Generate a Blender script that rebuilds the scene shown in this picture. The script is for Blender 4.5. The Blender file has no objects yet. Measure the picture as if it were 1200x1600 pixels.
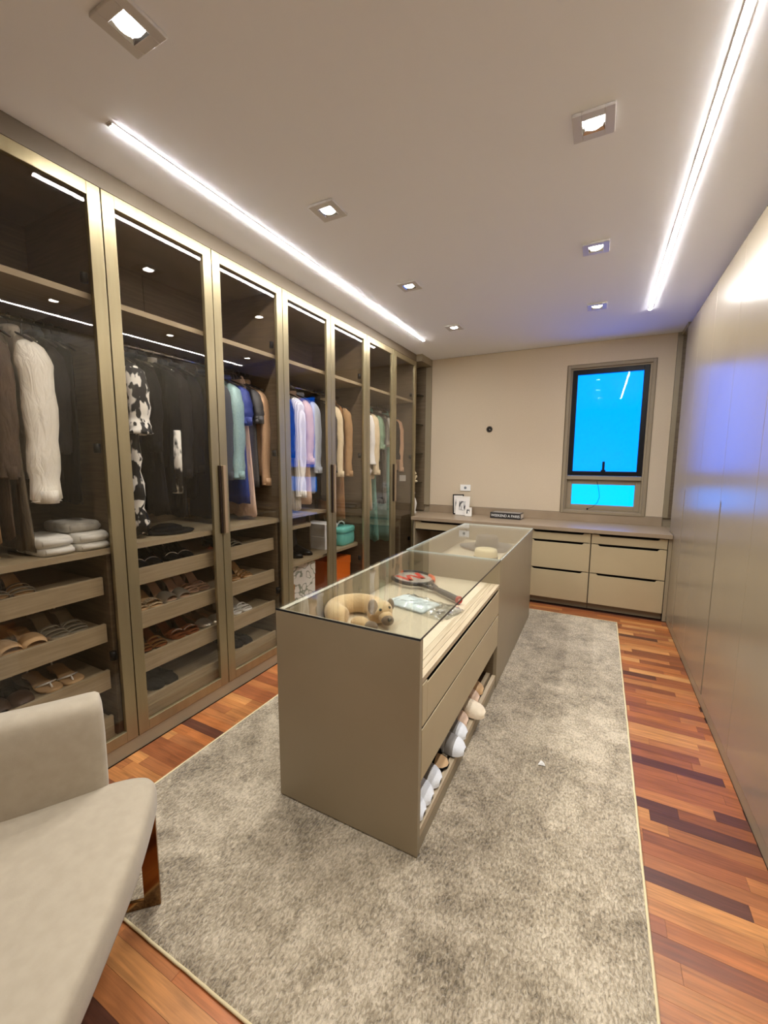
import bpy, bmesh, math, random
from mathutils import Vector, Matrix, noise
PI = math.pi
C = bpy.context.scene.collection
SC = bpy.context.scene
random.seed(7)

# ------------------------------------------------------------------ camera, world, exposure
cd = bpy.data.cameras.new('camera')
cam = bpy.data.objects.new('camera', cd); C.objects.link(cam); SC.camera = cam
YAW, PITCH, ROLL, FPX = 0.4768, 0.1216, 0.0053, 647.4
fw = Vector((-math.sin(YAW)*math.cos(PITCH), math.cos(YAW)*math.cos(PITCH), -math.sin(PITCH)))
rt = Vector((math.cos(YAW), math.sin(YAW), 0)); up = rt.cross(fw)
rt2 = rt*math.cos(ROLL)+up*math.sin(ROLL); up2 = up*math.cos(ROLL)-rt*math.sin(ROLL)
cam.matrix_world = Matrix(((rt2.x, up2.x, -fw.x, 0), (rt2.y, up2.y, -fw.y, 0), (rt2.z, up2.z, -fw.z, 1.4), (0, 0, 0, 1)))
cd.sensor_fit = 'HORIZONTAL'; cd.sensor_width = 36; cd.lens = FPX*36/1200; cd.clip_start = 0.02
W = bpy.data.worlds.new('world'); SC.world = W; W.use_nodes = True
W.node_tree.nodes['Background'].inputs[0].default_value = (0.0, 0.235, 1.0, 1)
W.node_tree.nodes['Background'].inputs[1].default_value = 1.36
SC.view_settings.view_transform = 'Standard'; SC.view_settings.look = 'None'
SC.view_settings.gamma = 1; SC.view_settings.use_curve_mapping = False
SC.view_settings.exposure = 1.42
SC.cycles.max_bounces = 10; SC.cycles.transparent_max_bounces = 24; SC.cycles.glossy_bounces = 4
SC.cycles.use_denoising = True; SC.cycles.sample_clamp_indirect = 6
STRIP_POWER, SPOT_POWER = 68.0, 9.5
WARM = (1.0, 0.99, 0.985); SPOTC = (1.0, 1.0, 1.0)

# ------------------------------------------------------------------ materials
def lin(c):
    return tuple(((v/255)/12.92 if v/255 <= .04045 else ((v/255+.055)/1.055)**2.4) for v in c)+(1,)
MATS = {}
def mat(name, rgb, rough=.5, metal=0, spec=.5, var=None, scale=8, stretch=(1,1,1), bump=0, bscale=None, emit=0, sheen=0, coat=0, detail=4, lo=.35, hi=.65):
    if name in MATS: return MATS[name]
    m = bpy.data.materials.new(name); m.use_nodes = True; n = m.node_tree.nodes; l = m.node_tree.links
    p = n['Principled BSDF']
    p.inputs['Base Color'].default_value = lin(rgb); p.inputs['Roughness'].default_value = rough
    p.inputs['Metallic'].default_value = metal; p.inputs['Specular IOR Level'].default_value = spec
    if sheen: p.inputs['Sheen Weight'].default_value = sheen
    if coat: p.inputs['Coat Weight'].default_value = coat; p.inputs['Coat Roughness'].default_value = .1
    tc = n.new('ShaderNodeTexCoord'); mp = n.new('ShaderNodeMapping'); l.new(tc.outputs['Object'], mp.inputs[0]); mp.inputs['Scale'].default_value = stretch
    if var:
        t = n.new('ShaderNodeTexNoise'); t.inputs['Scale'].default_value = scale; t.inputs['Detail'].default_value = detail; l.new(mp.outputs[0], t.inputs['Vector'])
        r = n.new('ShaderNodeValToRGB'); r.color_ramp.elements[0].color = lin(rgb); r.color_ramp.elements[1].color = lin(var)
        r.color_ramp.elements[0].position = lo; r.color_ramp.elements[1].position = hi
        l.new(t.outputs['Fac'], r.inputs[0]); l.new(r.outputs[0], p.inputs['Base Color'])
    if bump:
        t2 = n.new('ShaderNodeTexNoise'); t2.inputs['Scale'].default_value = bscale or scale*4; t2.inputs['Detail'].default_value = 3; l.new(mp.outputs[0], t2.inputs['Vector'])
        b = n.new('ShaderNodeBump'); b.inputs['Strength'].default_value = bump; b.inputs['Distance'].default_value = .01
        l.new(t2.outputs['Fac'], b.inputs['Height']); l.new(b.outputs[0], p.inputs['Normal'])
    if emit:
        p.inputs['Emission Color'].default_value = lin(rgb); p.inputs['Emission Strength'].default_value = emit
    MATS[name] = m; return m
def emission(name, col, s):
    m = bpy.data.materials.new(name); m.use_nodes = True; n = m.node_tree.nodes; n.clear()
    e = n.new('ShaderNodeEmission'); o = n.new('ShaderNodeOutputMaterial'); e.inputs[0].default_value = (*col, 1); e.inputs[1].default_value = s
    m.node_tree.links.new(e.outputs[0], o.inputs[0]); MATS[name] = m; return m
def glass(name, tint, r0=.05, rough=0.0, refl=(1,1,1)):
    """thin architectural glass: tinted pass-through plus angle dependent mirror"""
    m = bpy.data.materials.new(name); m.use_nodes = True; n = m.node_tree.nodes; l = m.node_tree.links; n.clear()
    o = n.new('ShaderNodeOutputMaterial'); mx = n.new('ShaderNodeMixShader'); t = n.new('ShaderNodeBsdfTransparent'); g = n.new('ShaderNodeBsdfGlossy')
    t.inputs[0].default_value = (*tint, 1); g.inputs['Roughness'].default_value = rough; g.inputs['Color'].default_value = (*refl, 1)
    lw = n.new('ShaderNodeLayerWeight'); lw.inputs[0].default_value = .5
    pw = n.new('ShaderNodeMath'); pw.operation = 'POWER'; pw.inputs[1].default_value = 5; l.new(lw.outputs['Facing'], pw.inputs[0])
    ma = n.new('ShaderNodeMath'); ma.operation = 'MULTIPLY_ADD'; ma.inputs[1].default_value = 1-r0; ma.inputs[2].default_value = r0; l.new(pw.outputs[0], ma.inputs[0])
    l.new(ma.outputs[0], mx.inputs[0]); l.new(t.outputs[0], mx.inputs[1]); l.new(g.outputs[0], mx.inputs[2]); l.new(mx.outputs[0], o.inputs[0])
    MATS[name] = m; return m
def pattern(name, cols, scale=14, kind='voronoi', rough=.6, stretch=(1,1,1), pos=(.4,.5), bump=0, metal=0, dist=2):
    m = bpy.data.materials.new(name); m.use_nodes = True; n = m.node_tree.nodes; l = m.node_tree.links; p = n['Principled BSDF']
    p.inputs['Roughness'].default_value = rough; p.inputs['Metallic'].default_value = metal
    tc = n.new('ShaderNodeTexCoord'); mp = n.new('ShaderNodeMapping'); l.new(tc.outputs['Object'], mp.inputs[0]); mp.inputs['Scale'].default_value = stretch
    if kind == 'voronoi':
        t = n.new('ShaderNodeTexVoronoi'); t.inputs['Scale'].default_value = scale; out = t.outputs['Distance']
        s = n.new('ShaderNodeTexNoise'); s.inputs['Scale'].default_value = scale*.6; ad = n.new('ShaderNodeMixRGB'); ad.blend_type = 'ADD'; ad.inputs[0].default_value = .25
        l.new(mp.outputs[0], s.inputs['Vector']); l.new(mp.outputs[0], ad.inputs[1]); l.new(s.outputs['Color'], ad.inputs[2]); l.new(ad.outputs[0], t.inputs['Vector'])
    elif kind == 'wave':
        t = n.new('ShaderNodeTexWave'); t.inputs['Scale'].default_value = scale; t.inputs['Distortion'].default_value = dist; t.inputs['Detail'].default_value = 1; out = t.outputs['Fac']; l.new(mp.outputs[0], t.inputs['Vector'])
    else:
        t = n.new('ShaderNodeTexNoise'); t.inputs['Scale'].default_value = scale; t.inputs['Detail'].default_value = 2; out = t.outputs['Fac']; l.new(mp.outputs[0], t.inputs['Vector'])
    r = n.new('ShaderNodeValToRGB'); r.color_ramp.elements[0].color = lin(cols[0]); r.color_ramp.elements[1].color = lin(cols[1])
    r.color_ramp.elements[0].position, r.color_ramp.elements[1].position = pos
    l.new(out, r.inputs[0]); l.new(r.outputs[0], p.inputs['Base Color'])
    if bump:
        b = n.new('ShaderNodeBump'); b.inputs['Strength'].default_value = bump; b.inputs['Distance'].default_value = .006; l.new(out, b.inputs['Height']); l.new(b.outputs[0], p.inputs['Normal'])
    MATS[name] = m; return m

TAUPE = mat('taupe_lacquer', (150,136,110), .38, var=(154,140,114), scale=3)
FASC = mat('shaded_taupe_fascia', (104,90,70), .5)  # same taupe as the cabinets, its unlit tone painted in as brown
TAUPE_SATIN = mat('taupe_satin_door', (152,138,114), .26, spec=1.0, var=(156,142,118), scale=2, bump=.02, bscale=300)
WOODT = mat('taupe_wood_grain_shaded', (116,99,76), .5, var=(100,84,62), scale=6, stretch=(1,.6,14), bump=.05)  # taupe wood darkened, the dim cabinet interior put into the colour
WOODTY = mat('taupe_wood_grain_lit', (162,145,116), .5, var=(146,129,100), scale=6, stretch=(14,.8,1), bump=.05)  # same wood lightened, strip light on the shelf edges put into the colour
TRAYM = mat('tray_wood', (168,151,122), .5, var=(151,134,105), scale=6, stretch=(1,1,20), bump=.04)
CHAMP = mat('champagne_metal', (164,150,116), .36, metal=.72, var=(156,142,108), scale=30, stretch=(1,1,.1))
DARKGAP = mat('painted_gap_shade', (30,24,18), .8)  # shade of gaps and recesses painted as a dark colour
WALLP = mat('beige_wallpaper', (206,189,163), .85, var=(200,183,157), scale=90, stretch=(1,1,6), bump=.06, bscale=200)
WALLB = mat('taupe_wall_paint', (146,131,106), .6)
CEILM = mat('ceiling_paint', (240,240,242), .9, bump=.03, bscale=400)
DRAWF = mat('drawer_lacquer', (186,169,134), .42, var=(181,164,130), scale=3)
DISPF = mat('display_liner', (205,188,160), .7, var=(200,183,155), scale=60)
LEDGE = mat('pale_wood_ledge', (196,178,148), .45, var=(180,161,131), scale=5, stretch=(18,1,1))
WORKT = mat('worktop_laminate', (158,139,115), .35, var=(150,131,107), scale=6, stretch=(1,10,1))
SMOKE = glass('smoked_glass', (.965,.95,.925), .032)
CLEARG = glass('clear_top_glass', (.93,.945,.93), .045)
SHELFG = glass('shelf_glass', (.55,.6,.57), .06)
WING = glass('window_glass', (.9,.79,.98), .012)
WING2 = glass('window_glass_lower', (1.0,1.0,1.0), .012)
BAGG = glass('clear_plastic', (.97,.98,.98), .09, .12)
ACRYL = glass('clear_acrylic', (.86,.87,.86), .12)
BLACKM = mat('black_metal', (9,9,13), .45, spec=.25)
BRONZE = mat('bronze_mirror_metal', (142,108,74), .12, metal=1)
CHROME = mat('chrome', (205,205,205), .15, metal=1)
WHITE = mat('white_plastic', (238,236,230), .4)
LED = emission('led_strip', WARM, STRIP_POWER)
BULB = emission('downlight_lens', (1,.95,.9), 22)
FIXT = mat('downlight_trim', (205,200,194), .4)

# ------------------------------------------------------------------ mesh helpers
class MB:
    def __init__(s): s.v = []; s.f = []
    def add(s, vs, fs):
        o = len(s.v); s.v += [tuple(v) for v in vs]; s.f += [tuple(i+o for i in f) for f in fs]; return s
    def box(s, x0, y0, z0, x1, y1, z1):
        x0,x1=min(x0,x1),max(x0,x1); y0,y1=min(y0,y1),max(y0,y1); z0,z1=min(z0,z1),max(z0,z1)
        return s.add([(x0,y0,z0),(x1,y0,z0),(x1,y1,z0),(x0,y1,z0),(x0,y0,z1),(x1,y0,z1),(x1,y1,z1),(x0,y1,z1)],
                     [(0,3,2,1),(4,5,6,7),(0,1,5,4),(1,2,6,5),(2,3,7,6),(3,0,4,7)])
    def prism(s, poly, fn, a, b):
        """poly: 2D points; fn(u,v,w)->xyz; extruded from w=a to w=b"""
        n = len(poly); vs = [fn(u,v,a) for u,v in poly]+[fn(u,v,b) for u,v in poly]
        return s.add(vs, [tuple(range(n-1,-1,-1)), tuple(range(n,2*n))]+[(i,(i+1)%n,n+(i+1)%n,n+i) for i in range(n)])
    def loft(s, rings, closed=True, caps=True):
        n = len(rings[0]); vs = [p for r in rings for p in r]; fs = []
        for i in range(len(rings)-1):
            for j in range(n if closed else n-1):
                fs.append((i*n+j, i*n+(j+1)%n, (i+1)*n+(j+1)%n, (i+1)*n+j))
        if caps and closed: fs += [tuple(range(n-1,-1,-1)), tuple(range((len(rings)-1)*n, len(rings)*n))]
        return s.add(vs, fs)
    def tube(s, pts, r, seg=8, flat=1.0, closed=False):
        pts = [Vector(p) for p in pts]; n = len(pts); rr = r if isinstance(r, (list, tuple)) else [r]*n; rings = []
        prev = None
        for i in range(n):
            a = pts[(i-1) % n] if (closed or i > 0) else pts[i]; b = pts[(i+1) % n] if (closed or i < n-1) else pts[i]
            t = (b-a).normalized()
            if prev is None: u = t.cross(Vector((0,0,1)));  u = u if u.length > .05 else t.cross(Vector((0,1,0)))
            else: u = prev - t*prev.dot(t)
            u.normalize(); prev = u; w = t.cross(u)
            rings.append([pts[i]+(u*math.cos(2*PI*k/seg)+w*math.sin(2*PI*k/seg)*flat)*rr[i] for k in range(seg)])
        if closed: rings.append(rings[0]); return s.loft(rings, caps=False)
        return s.loft(rings)
    def lathe(s, prof, seg=28, c=(0,0,0), caps=True):
        rings = [[(c[0]+r*math.cos(2*PI*k/seg), c[1]+r*math.sin(2*PI*k/seg), c[2]+z) for k in range(seg)] for r, z in prof]
        return s.loft(rings, caps=caps)
    def ball(s, c, r, sc=(1,1,1), seg=14, rings=9):
        pr = [[(c[0]+r*sc[0]*math.sin(PI*i/rings)*math.cos(2*PI*k/seg), c[1]+r*sc[1]*math.sin(PI*i/rings)*math.sin(2*PI*k/seg), c[2]-r*sc[2]*math.cos(PI*i/rings)) for k in range(seg)] for i in range(1, rings)]
        return s.loft(pr)
ORG = {}
def obj(name, mb, m, parent=None, label=None, cat=None, group=None, kind=None, smooth=False, bev=0, local=False, sub=0):
    """one mesh object; world coordinates unless local; top-level ones get their origin at their base"""
    vs = mb.v
    if local: off = Vector((0,0,0))
    elif parent is not None: off = ORG[parent.name]
    elif kind == 'structure': off = Vector((0,0,0))
    else:
        xs = [v[0] for v in vs]; ys = [v[1] for v in vs]; zs = [v[2] for v in vs]
        off = Vector(((min(xs)+max(xs))/2, (min(ys)+max(ys))/2, min(zs)))
    me = bpy.data.meshes.new(name)
    me.from_pydata([(v[0]-off.x, v[1]-off.y, v[2]-off.z) for v in vs], [], mb.f); me.update()
    bm = bmesh.new(); bm.from_mesh(me); bmesh.ops.recalc_face_normals(bm, faces=bm.faces); bm.to_mesh(me); bm.free()
    if smooth:
        me.polygons.foreach_set('use_smooth', [True]*len(me.polygons))
    if m: me.materials.append(m)
    o = bpy.data.objects.new(name, me); C.objects.link(o)
    if parent is not None: o.parent = parent; ORG[o.name] = ORG[parent.name] if not local else Vector((0,0,0))
    else: o.location = off; ORG[o.name] = off
    tag(o, label, cat, group, kind)
    if bev:
        b = o.modifiers.new('bevel', 'BEVEL'); b.width = bev; b.segments = 2; b.limit_method = 'ANGLE'; b.angle_limit = math.radians(40)
    if sub:
        b = o.modifiers.new('sub', 'SUBSURF'); b.levels = sub; b.render_levels = sub
    return o
def tag(o, label=None, cat=None, group=None, kind=None):
    if label: o['label'] = label
    if cat: o['category'] = cat
    if group: o['group'] = group
    if kind: o['kind'] = kind
    return o
def thing(name, label, cat, loc=(0,0,0), rz=0, group=None, rx=0, ry=0):
    o = bpy.data.objects.new(name, None); C.objects.link(o); o.location = loc; o.rotation_euler = (rx, ry, rz); o.empty_display_size = .05
    ORG[o.name] = Vector(loc); return tag(o, label, cat, group)
def bx(*a): return MB().box(*a)
def auto_smooth(o, ang=40):
    o.data.polygons.foreach_set('use_smooth', [True]*len(o.data.polygons))
    m = o.modifiers.new('weighted', 'WEIGHTED_NORMAL'); return o

# ------------------------------------------------------------------ room shell
XL, XR, YB, CEIL = -1.908, 0.602, 4.81, 2.60
YF = -1.0
floor = obj('floor', bx(-2.56, YF, -.12, 1.25, 4.96, -.012), mat('floor_joint', (70,38,22), .7), kind='structure')
obj('wall_left', bx(-2.66, YF, -.02, -2.56, 4.96, 2.6), WALLB, kind='structure')
obj('wall_right', bx(1.25, YF, -.02, 1.35, 4.96, 2.6), WALLB, kind='structure')
obj('wall_front', bx(-2.66, YF-.1, -.02, 1.35, YF, 2.6), WALLP, kind='structure')
WX0, WX1, WZ0, WZ1 = -.325, .40, .885, 2.36
wb = MB()
for b in ((-2.56, 0, WX0, 2.6), (WX1, 0, 1.25, 2.6), (WX0, 0, WX1, WZ0), (WX0, WZ1, WX1, 2.6)):
    wb.box(b[0], YB, b[1], b[2], 4.96, b[3])
wall_back = obj('wall_back', wb, WALLB, kind='structure')
pan = MB(); PX0, PX1, PZ = -1.842, .572, .875
for b in ((PX0, PZ, WX0-.03, 2.598), (WX1+.03, PZ, PX1, 2.598), (WX0-.03, WZ1+.03, WX1+.03, 2.598)):
    pan.box(b[0], YB-.008, b[1], b[2], YB, b[3])
obj('wallpaper_panel', pan, WALLP, wall_back)
obj('ceiling', bx(-2.66, YF-.1, 2.6, 1.35, 4.96, 2.7), CEILM, kind='structure')
# floor strips run across the room
def plank_mat():
    m = bpy.data.materials.new('jatoba_strip'); m.use_nodes = True; n = m.node_tree.nodes; l = m.node_tree.links; p = n['Principled BSDF']
    p.inputs['Roughness'].default_value = .34; p.inputs['Coat Weight'].default_value = .12; p.inputs['Coat Roughness'].default_value = .15
    oi = n.new('ShaderNodeObjectInfo'); ge = n.new('ShaderNodeNewGeometry')
    r = n.new('ShaderNodeValToRGB'); r.color_ramp.interpolation = 'CONSTANT'; e = r.color_ramp.elements
    cols = ((172,108,60),(152,88,50),(196,134,76),(132,75,44),(178,116,64),(160,98,56),(92,52,36),(174,104,54),(140,80,44),(200,142,84))
    e[0].position = 0; e[0].color = lin(cols[0]); e[1].position = .14; e[1].color = lin(cols[1])
    for q, c in zip((.27,.37,.47,.60,.71,.77,.87,.95), cols[2:]): k = e.new(q); k.color = lin(c)
    l.new(oi.outputs['Random'], r.inputs[0])
    ad = n.new('ShaderNodeVectorMath'); ad.operation = 'MULTIPLY_ADD'; ad.inputs[1].default_value = (31,17,9); l.new(oi.outputs['Random'], ad.inputs[0]); l.new(ge.outputs['Position'], ad.inputs[2])
    def nz(sc, mp, det, dist=0):
        q = n.new('ShaderNodeMapping'); q.inputs['Scale'].default_value = mp; l.new(ad.outputs[0], q.inputs[0])
        t = n.new('ShaderNodeTexNoise'); t.inputs['Scale'].default_value = sc; t.inputs['Detail'].default_value = det; t.inputs['Distortion'].default_value = dist; l.new(q.outputs[0], t.inputs['Vector']); return t
    g1 = nz(5, (1.2,22,1), 6, .6); g2 = nz(3, (1,5,1), 3, 1.0)
    m1 = n.new('ShaderNodeMapRange'); m1.inputs['From Min'].default_value = .3; m1.inputs['From Max'].default_value = .7; m1.inputs['To Min'].default_value = .70; m1.inputs['To Max'].default_value = 1.14; l.new(g1.outputs['Fac'], m1.inputs[0])
    m2 = n.new('ShaderNodeMapRange'); m2.inputs['From Min'].default_value = .3; m2.inputs['From Max'].default_value = .7; m2.inputs['To Min'].default_value = .78; m2.inputs['To Max'].default_value = 1.14; l.new(g2.outputs['Fac'], m2.inputs[0])
    mu = n.new('ShaderNodeMath'); mu.operation = 'MULTIPLY'; l.new(m1.outputs[0], mu.inputs[0]); l.new(m2.outputs[0], mu.inputs[1])
    vm = n.new('ShaderNodeVectorMath'); vm.operation = 'SCALE'; l.new(r.outputs[0], vm.inputs[0]); l.new(mu.outputs[0], vm.inputs['Scale']); l.new(vm.outputs[0], p.inputs['Base Color'])
    bp = n.new('ShaderNodeBump'); bp.inputs['Strength'].default_value = .08; bp.inputs['Distance'].default_value = .004; l.new(g1.outputs['Fac'], bp.inputs['Height']); l.new(bp.outputs[0], p.inputs['Normal'])
    return m
PLANKM = plank_mat(); plank_me_ = bpy.data.meshes.new('plank'); b = bx(-.5,-.5,-.012,.5,.5,0); plank_me_.from_pydata(b.v, [], b.f); plank_me_.materials.append(PLANKM)
pr = random.Random(11); PW = .0575; hid = [[] for _ in range(7)]
rows = int((4.30-(-.1))/PW)
for r in range(rows):
    y0 = -.1+r*PW; x = -1.905-pr.random()*.35
    while x < .60:
        L = pr.choice((.24,.3,.36,.42,.5,.58)); x1 = min(x+L, .602); xa = max(x, -1.906)
        if x1-xa < .03: x += L; continue
        k = pr.choices(range(7), (5,5,3,2,5,4,1.3))[0]
        yc = y0+PW/2
        seen = (x1 > .21 and yc > .9) or (yc > 4.02 and x1 > -.6) or (xa < -1.6 and .95 < yc < 2.4) or (yc < .66 and xa < -.6 and x1 > -1.5 and yc > .1)
        if seen:
            o = bpy.data.objects.new('plank', plank_me_); C.objects.link(o); o.parent = floor
            o.location = ((xa+x1)/2, yc, -pr.random()*.0006); o.scale = (x1-xa-.0007, PW-.0006, 1)
        else: hid[k].append((xa+.0006, y0+.0005, x1-.0006, y0+PW-.0005))
        x += L
for k, lst in enumerate(hid):
    m_ = MB()
    for a in lst: m_.box(a[0], a[1], -.012, a[2], a[3], 0)
    obj('plank', m_, PLANKM, floor, kind='stuff')
obj('plank', bx(-2.55, YF, -.012, 1.24, -.1, 0), PLANKM, floor, kind='stuff')

# ------------------------------------------------------------------ window
win = thing('window_1', None, None, (0.04, YB, WZ0)); win['kind'] = 'structure'
def frame_ring(x0, z0, x1, z1, w, y0, y1):
    m_ = MB()
    m_.box(x0, y0, z0, x0+w, y1, z1); m_.box(x1-w, y0, z0, x1, y1, z1); m_.box(x0+w, y0, z0, x1-w, y1, z0+w); m_.box(x0+w, y0, z1-w, x1-w, y1, z1); return m_
obj('window_trim', frame_ring(-.347, .868, .424, 2.382, .03, YB-.022, YB+.02), WALLB, win, bev=.003)
obj('window_reveal', frame_ring(-.318, .890, .394, 2.355, .018, YB+.003, YB+.10), WALLB, win)
obj('transom', bx(-.30, YB-.002, 1.222, .376, YB+.07, 1.262), WALLB, win, bev=.003)
obj('sash_frame', frame_ring(-.298, 1.264, .374, 2.336, .046, YB+.004, YB+.05), BLACKM, win, bev=.003)
obj('window_pane', bx(-.252, YB+.024, 1.31, .328, YB+.028, 2.29), WING, win)
obj('lower_frame', frame_ring(-.30, .908, .376, 1.222, .05, YB+.03, YB+.07), WALLB, win, bev=.003)
obj('lower_pane', bx(-.25, YB+.048, .958, .326, YB+.052, 1.172), WING2, win)
obj('window_latch', MB().box(.022, YB-.008, 1.30, .046, YB+.004, 1.41).box(.012, YB-.004, 1.285, .056, YB+.004, 1.325), BLACKM, win, bev=.002)
cp = [(-.015, YB+.02, 1.205), (.0, YB+.012, 1.15), (.012, YB+.006, 1.09), (.016, YB+.004, 1.04), (.0, YB+.0, .985), (-.04, YB+.0, .94), (-.085, YB+.002, .918)]
obj('window_cord', MB().tube(cp, .0022, 6).ball((-.088, YB+.0, .917), .009), BLACKM, win, smooth=True)

# ------------------------------------------------------------------ ceiling lights
for x, nm in ((-1.638, 'light strip in the ceiling above the glass wardrobes'), (.278, 'light strip in the ceiling along the plain taupe doors')):
    t = thing('light_strip', 'long warm white linear '+nm, 'ceiling light', (x, 2.5, 2.594), group='linear ceiling lights')
    y0_, y1_ = (1.01 if x < 0 else .5), 4.01
    obj('diffuser', MB().loft([[(x+.0105*math.cos(PI*k/6), y, 2.5977-.0033*math.sin(PI*k/6)) for k in range(7)] for y in (y0_, y1_)]), LED, t)
    obj('channel', bx(x-.013, y0_-.01, 2.5978, x+.013, y1_+.01, 2.5998), FIXT, t)
    for ye in (y0_-.006, y1_+.0005): obj('end_cap', bx(x-.011, ye, 2.5935, x+.012, ye+.0055, 2.5977), FIXT, t)
dl_lab = {(-1,0):'square downlight nearest the camera over the glass wardrobe row', (-1,1):'square downlight beside the middle of the left light strip', (-1,2):'square downlight near the far end of the left light strip', (-1,3):'square downlight in the far left ceiling corner by the back wall',
          (1,1):'square downlight largest of the right hand ceiling row', (1,2):'second square downlight of the right hand ceiling row, before the window', (1,3):'square downlight closest to the window in the ceiling',
          (1,0):'square downlight overhead out of view on the window side', (-1,-1):'square downlight behind the camera on the wardrobe side', (1,-1):'square downlight behind the camera on the plain door side'}
for sx, x in ((-1,-1.233),(1,-.092)):
    for i, y in ((-1,-.13),(0,.83),(1,1.785),(2,2.75),(3,3.74)):
        t = thing('downlight', dl_lab[(sx,i)], 'downlight', (x, y, 2.582), group='recessed square downlights')
        obj('trim', frame_ring(0,0,.136,.136,.036,0,1), FIXT, t) if False else None
        m_ = MB()
        for (a,b,c,d) in ((-.068,-.068,-.036,.068),(.036,-.068,.068,.068),(-.036,-.068,.036,-.036),(-.036,.036,.036,.068)): m_.box(x+a, y+b, 2.588, x+c, y+d, 2.5995)
        obj('trim', m_, FIXT, t, bev=.002)
        m_ = MB(); r1 = [(x-.036,y-.036,2.588),(x+.036,y-.036,2.588),(x+.036,y+.036,2.588),(x-.036,y+.036,2.588)]; r2 = [(x+(p[0]-x)*.8, y+(p[1]-y)*.8, 2.597) for p in r1]
        m_.loft([r1, r2], caps=False); obj('reflector', m_, CHROME, t)
        obj('lens', MB().lathe([(.029,2.592),(.029,2.597)], 20, (x,y,0)), BULB, t)
        ld = bpy.data.lights.new('downlight_lamp', 'SPOT'); ld.energy = SPOT_POWER; ld.color = SPOTC; ld.spot_size = math.radians(105); ld.spot_blend = .6; ld.shadow_soft_size = .03
        lo = bpy.data.objects.new('downlight_lamp', ld); C.objects.link(lo); lo.location = (0,0,-.004); lo.parent = t

# ------------------------------------------------------------------ glass wardrobes
G = [0.0, 1.114, 2.228, 3.347, 4.483]      # unit boundaries
MIDS = [.557, 1.669, 2.781, 3.908]
DX0, DX1 = -1.930, -1.908                     # door thickness
XBACK = -2.50
def door(parent, y0, y1, handle):
    d_ = MB(); w = .052; z0, z1 = .072, 2.518; y0 += .0025; y1 -= .0025
    d_.box(DX0, y0, z0, DX1, y0+w, z1).box(DX0, y1-w, z0, DX1, y1, z1).box(DX0, y0+w, z0, DX1, y1-w, z0+w).box(DX0, y0+w, z1-w, DX1, y1-w, z1)
    d = obj('door', d_, CHAMP, parent, bev=.0015)
    obj('glass_pane', bx(DX0+.008, y0+w-.004, z0+w-.004, DX0+.012, y1-w+.004, z1-w+.004), SMOKE, d)
    if handle:
        if handle > 0: obj('handle', bx(DX1, y1-.014, .985, DX1+.012, y1-.001, 1.372), mat('dark_bronze', (58,46,36), .35, metal=.7), d, bev=.001)
        else: obj('handle', bx(DX1, y0+.001, .985, DX1+.022, y0+.021, 1.372), mat('handle_champagne', (176,150,118), .4, metal=.5), d, bev=.0015)
    for z in (.5, 1.45, 2.15):
        yy = (y0+w+.012) if handle > 0 else (y1-w-.012)
        obj('hinge', MB().tube([(DX0-.02, yy, z-.02), (DX0-.02, yy, z+.02)], .014, 10), BLACKM, d, smooth=True)
    return d
wl = ['glass-door wardrobe nearest the camera with trays behind the armchair', 'glass-door wardrobe with four shoe trays and black and white dress', 'glass-door wardrobe with boots, teal case and orange box inside', 'glass-door wardrobe next to the back wall with long green dresses']
UNITS = []
for i in range(4):
    y0, y1 = G[i], G[i+1]
    t = thing('glass_wardrobe', wl[i], 'wardrobe', (-2.2, (y0+y1)/2, 0), group='glass-door wardrobes'); UNITS.append(t)
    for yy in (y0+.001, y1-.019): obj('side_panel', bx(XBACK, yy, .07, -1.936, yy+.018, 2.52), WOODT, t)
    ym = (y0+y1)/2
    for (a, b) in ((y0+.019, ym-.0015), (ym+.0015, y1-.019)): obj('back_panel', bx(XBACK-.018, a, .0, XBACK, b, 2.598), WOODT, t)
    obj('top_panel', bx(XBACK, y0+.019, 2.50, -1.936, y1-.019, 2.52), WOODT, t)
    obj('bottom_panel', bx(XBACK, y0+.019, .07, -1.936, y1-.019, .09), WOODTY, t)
    obj('fascia', bx(XBACK, y0, 2.523, -1.914, y1, 2.599), FASC, t)
    obj('plinth', bx(XBACK, y0, .0, -1.914, y1, .068), TAUPE, t)
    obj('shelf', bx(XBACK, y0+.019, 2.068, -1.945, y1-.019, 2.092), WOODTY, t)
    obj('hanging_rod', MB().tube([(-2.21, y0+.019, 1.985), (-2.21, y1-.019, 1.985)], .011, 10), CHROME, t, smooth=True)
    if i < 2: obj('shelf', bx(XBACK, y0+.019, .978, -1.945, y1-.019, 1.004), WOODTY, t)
    door(t, y0, MIDS[i], 1); door(t, MIDS[i], y1, -1)
    if i < 2:
        ya, yb = y0+.075, y1-.075
        for yy in (ya-.035, yb+.017): obj('tray_upright', bx(XBACK, yy, .09, -1.962, yy+.018, .978), WOODT, t)
        for (lo, hi) in ((.79,.872),(.566,.651),(.338,.428),(.098,.203)):
            tr = obj('shoe_tray', bx(-1.988, ya, lo, -1.97, yb, hi), TRAYM, t, bev=.001)
            obj('tray_base', bx(XBACK+.01, ya, hi-.03, -1.988, yb, hi-.016), WOODTY, tr)
TRAYZ = (.857, .636, .413, .188)
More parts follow.
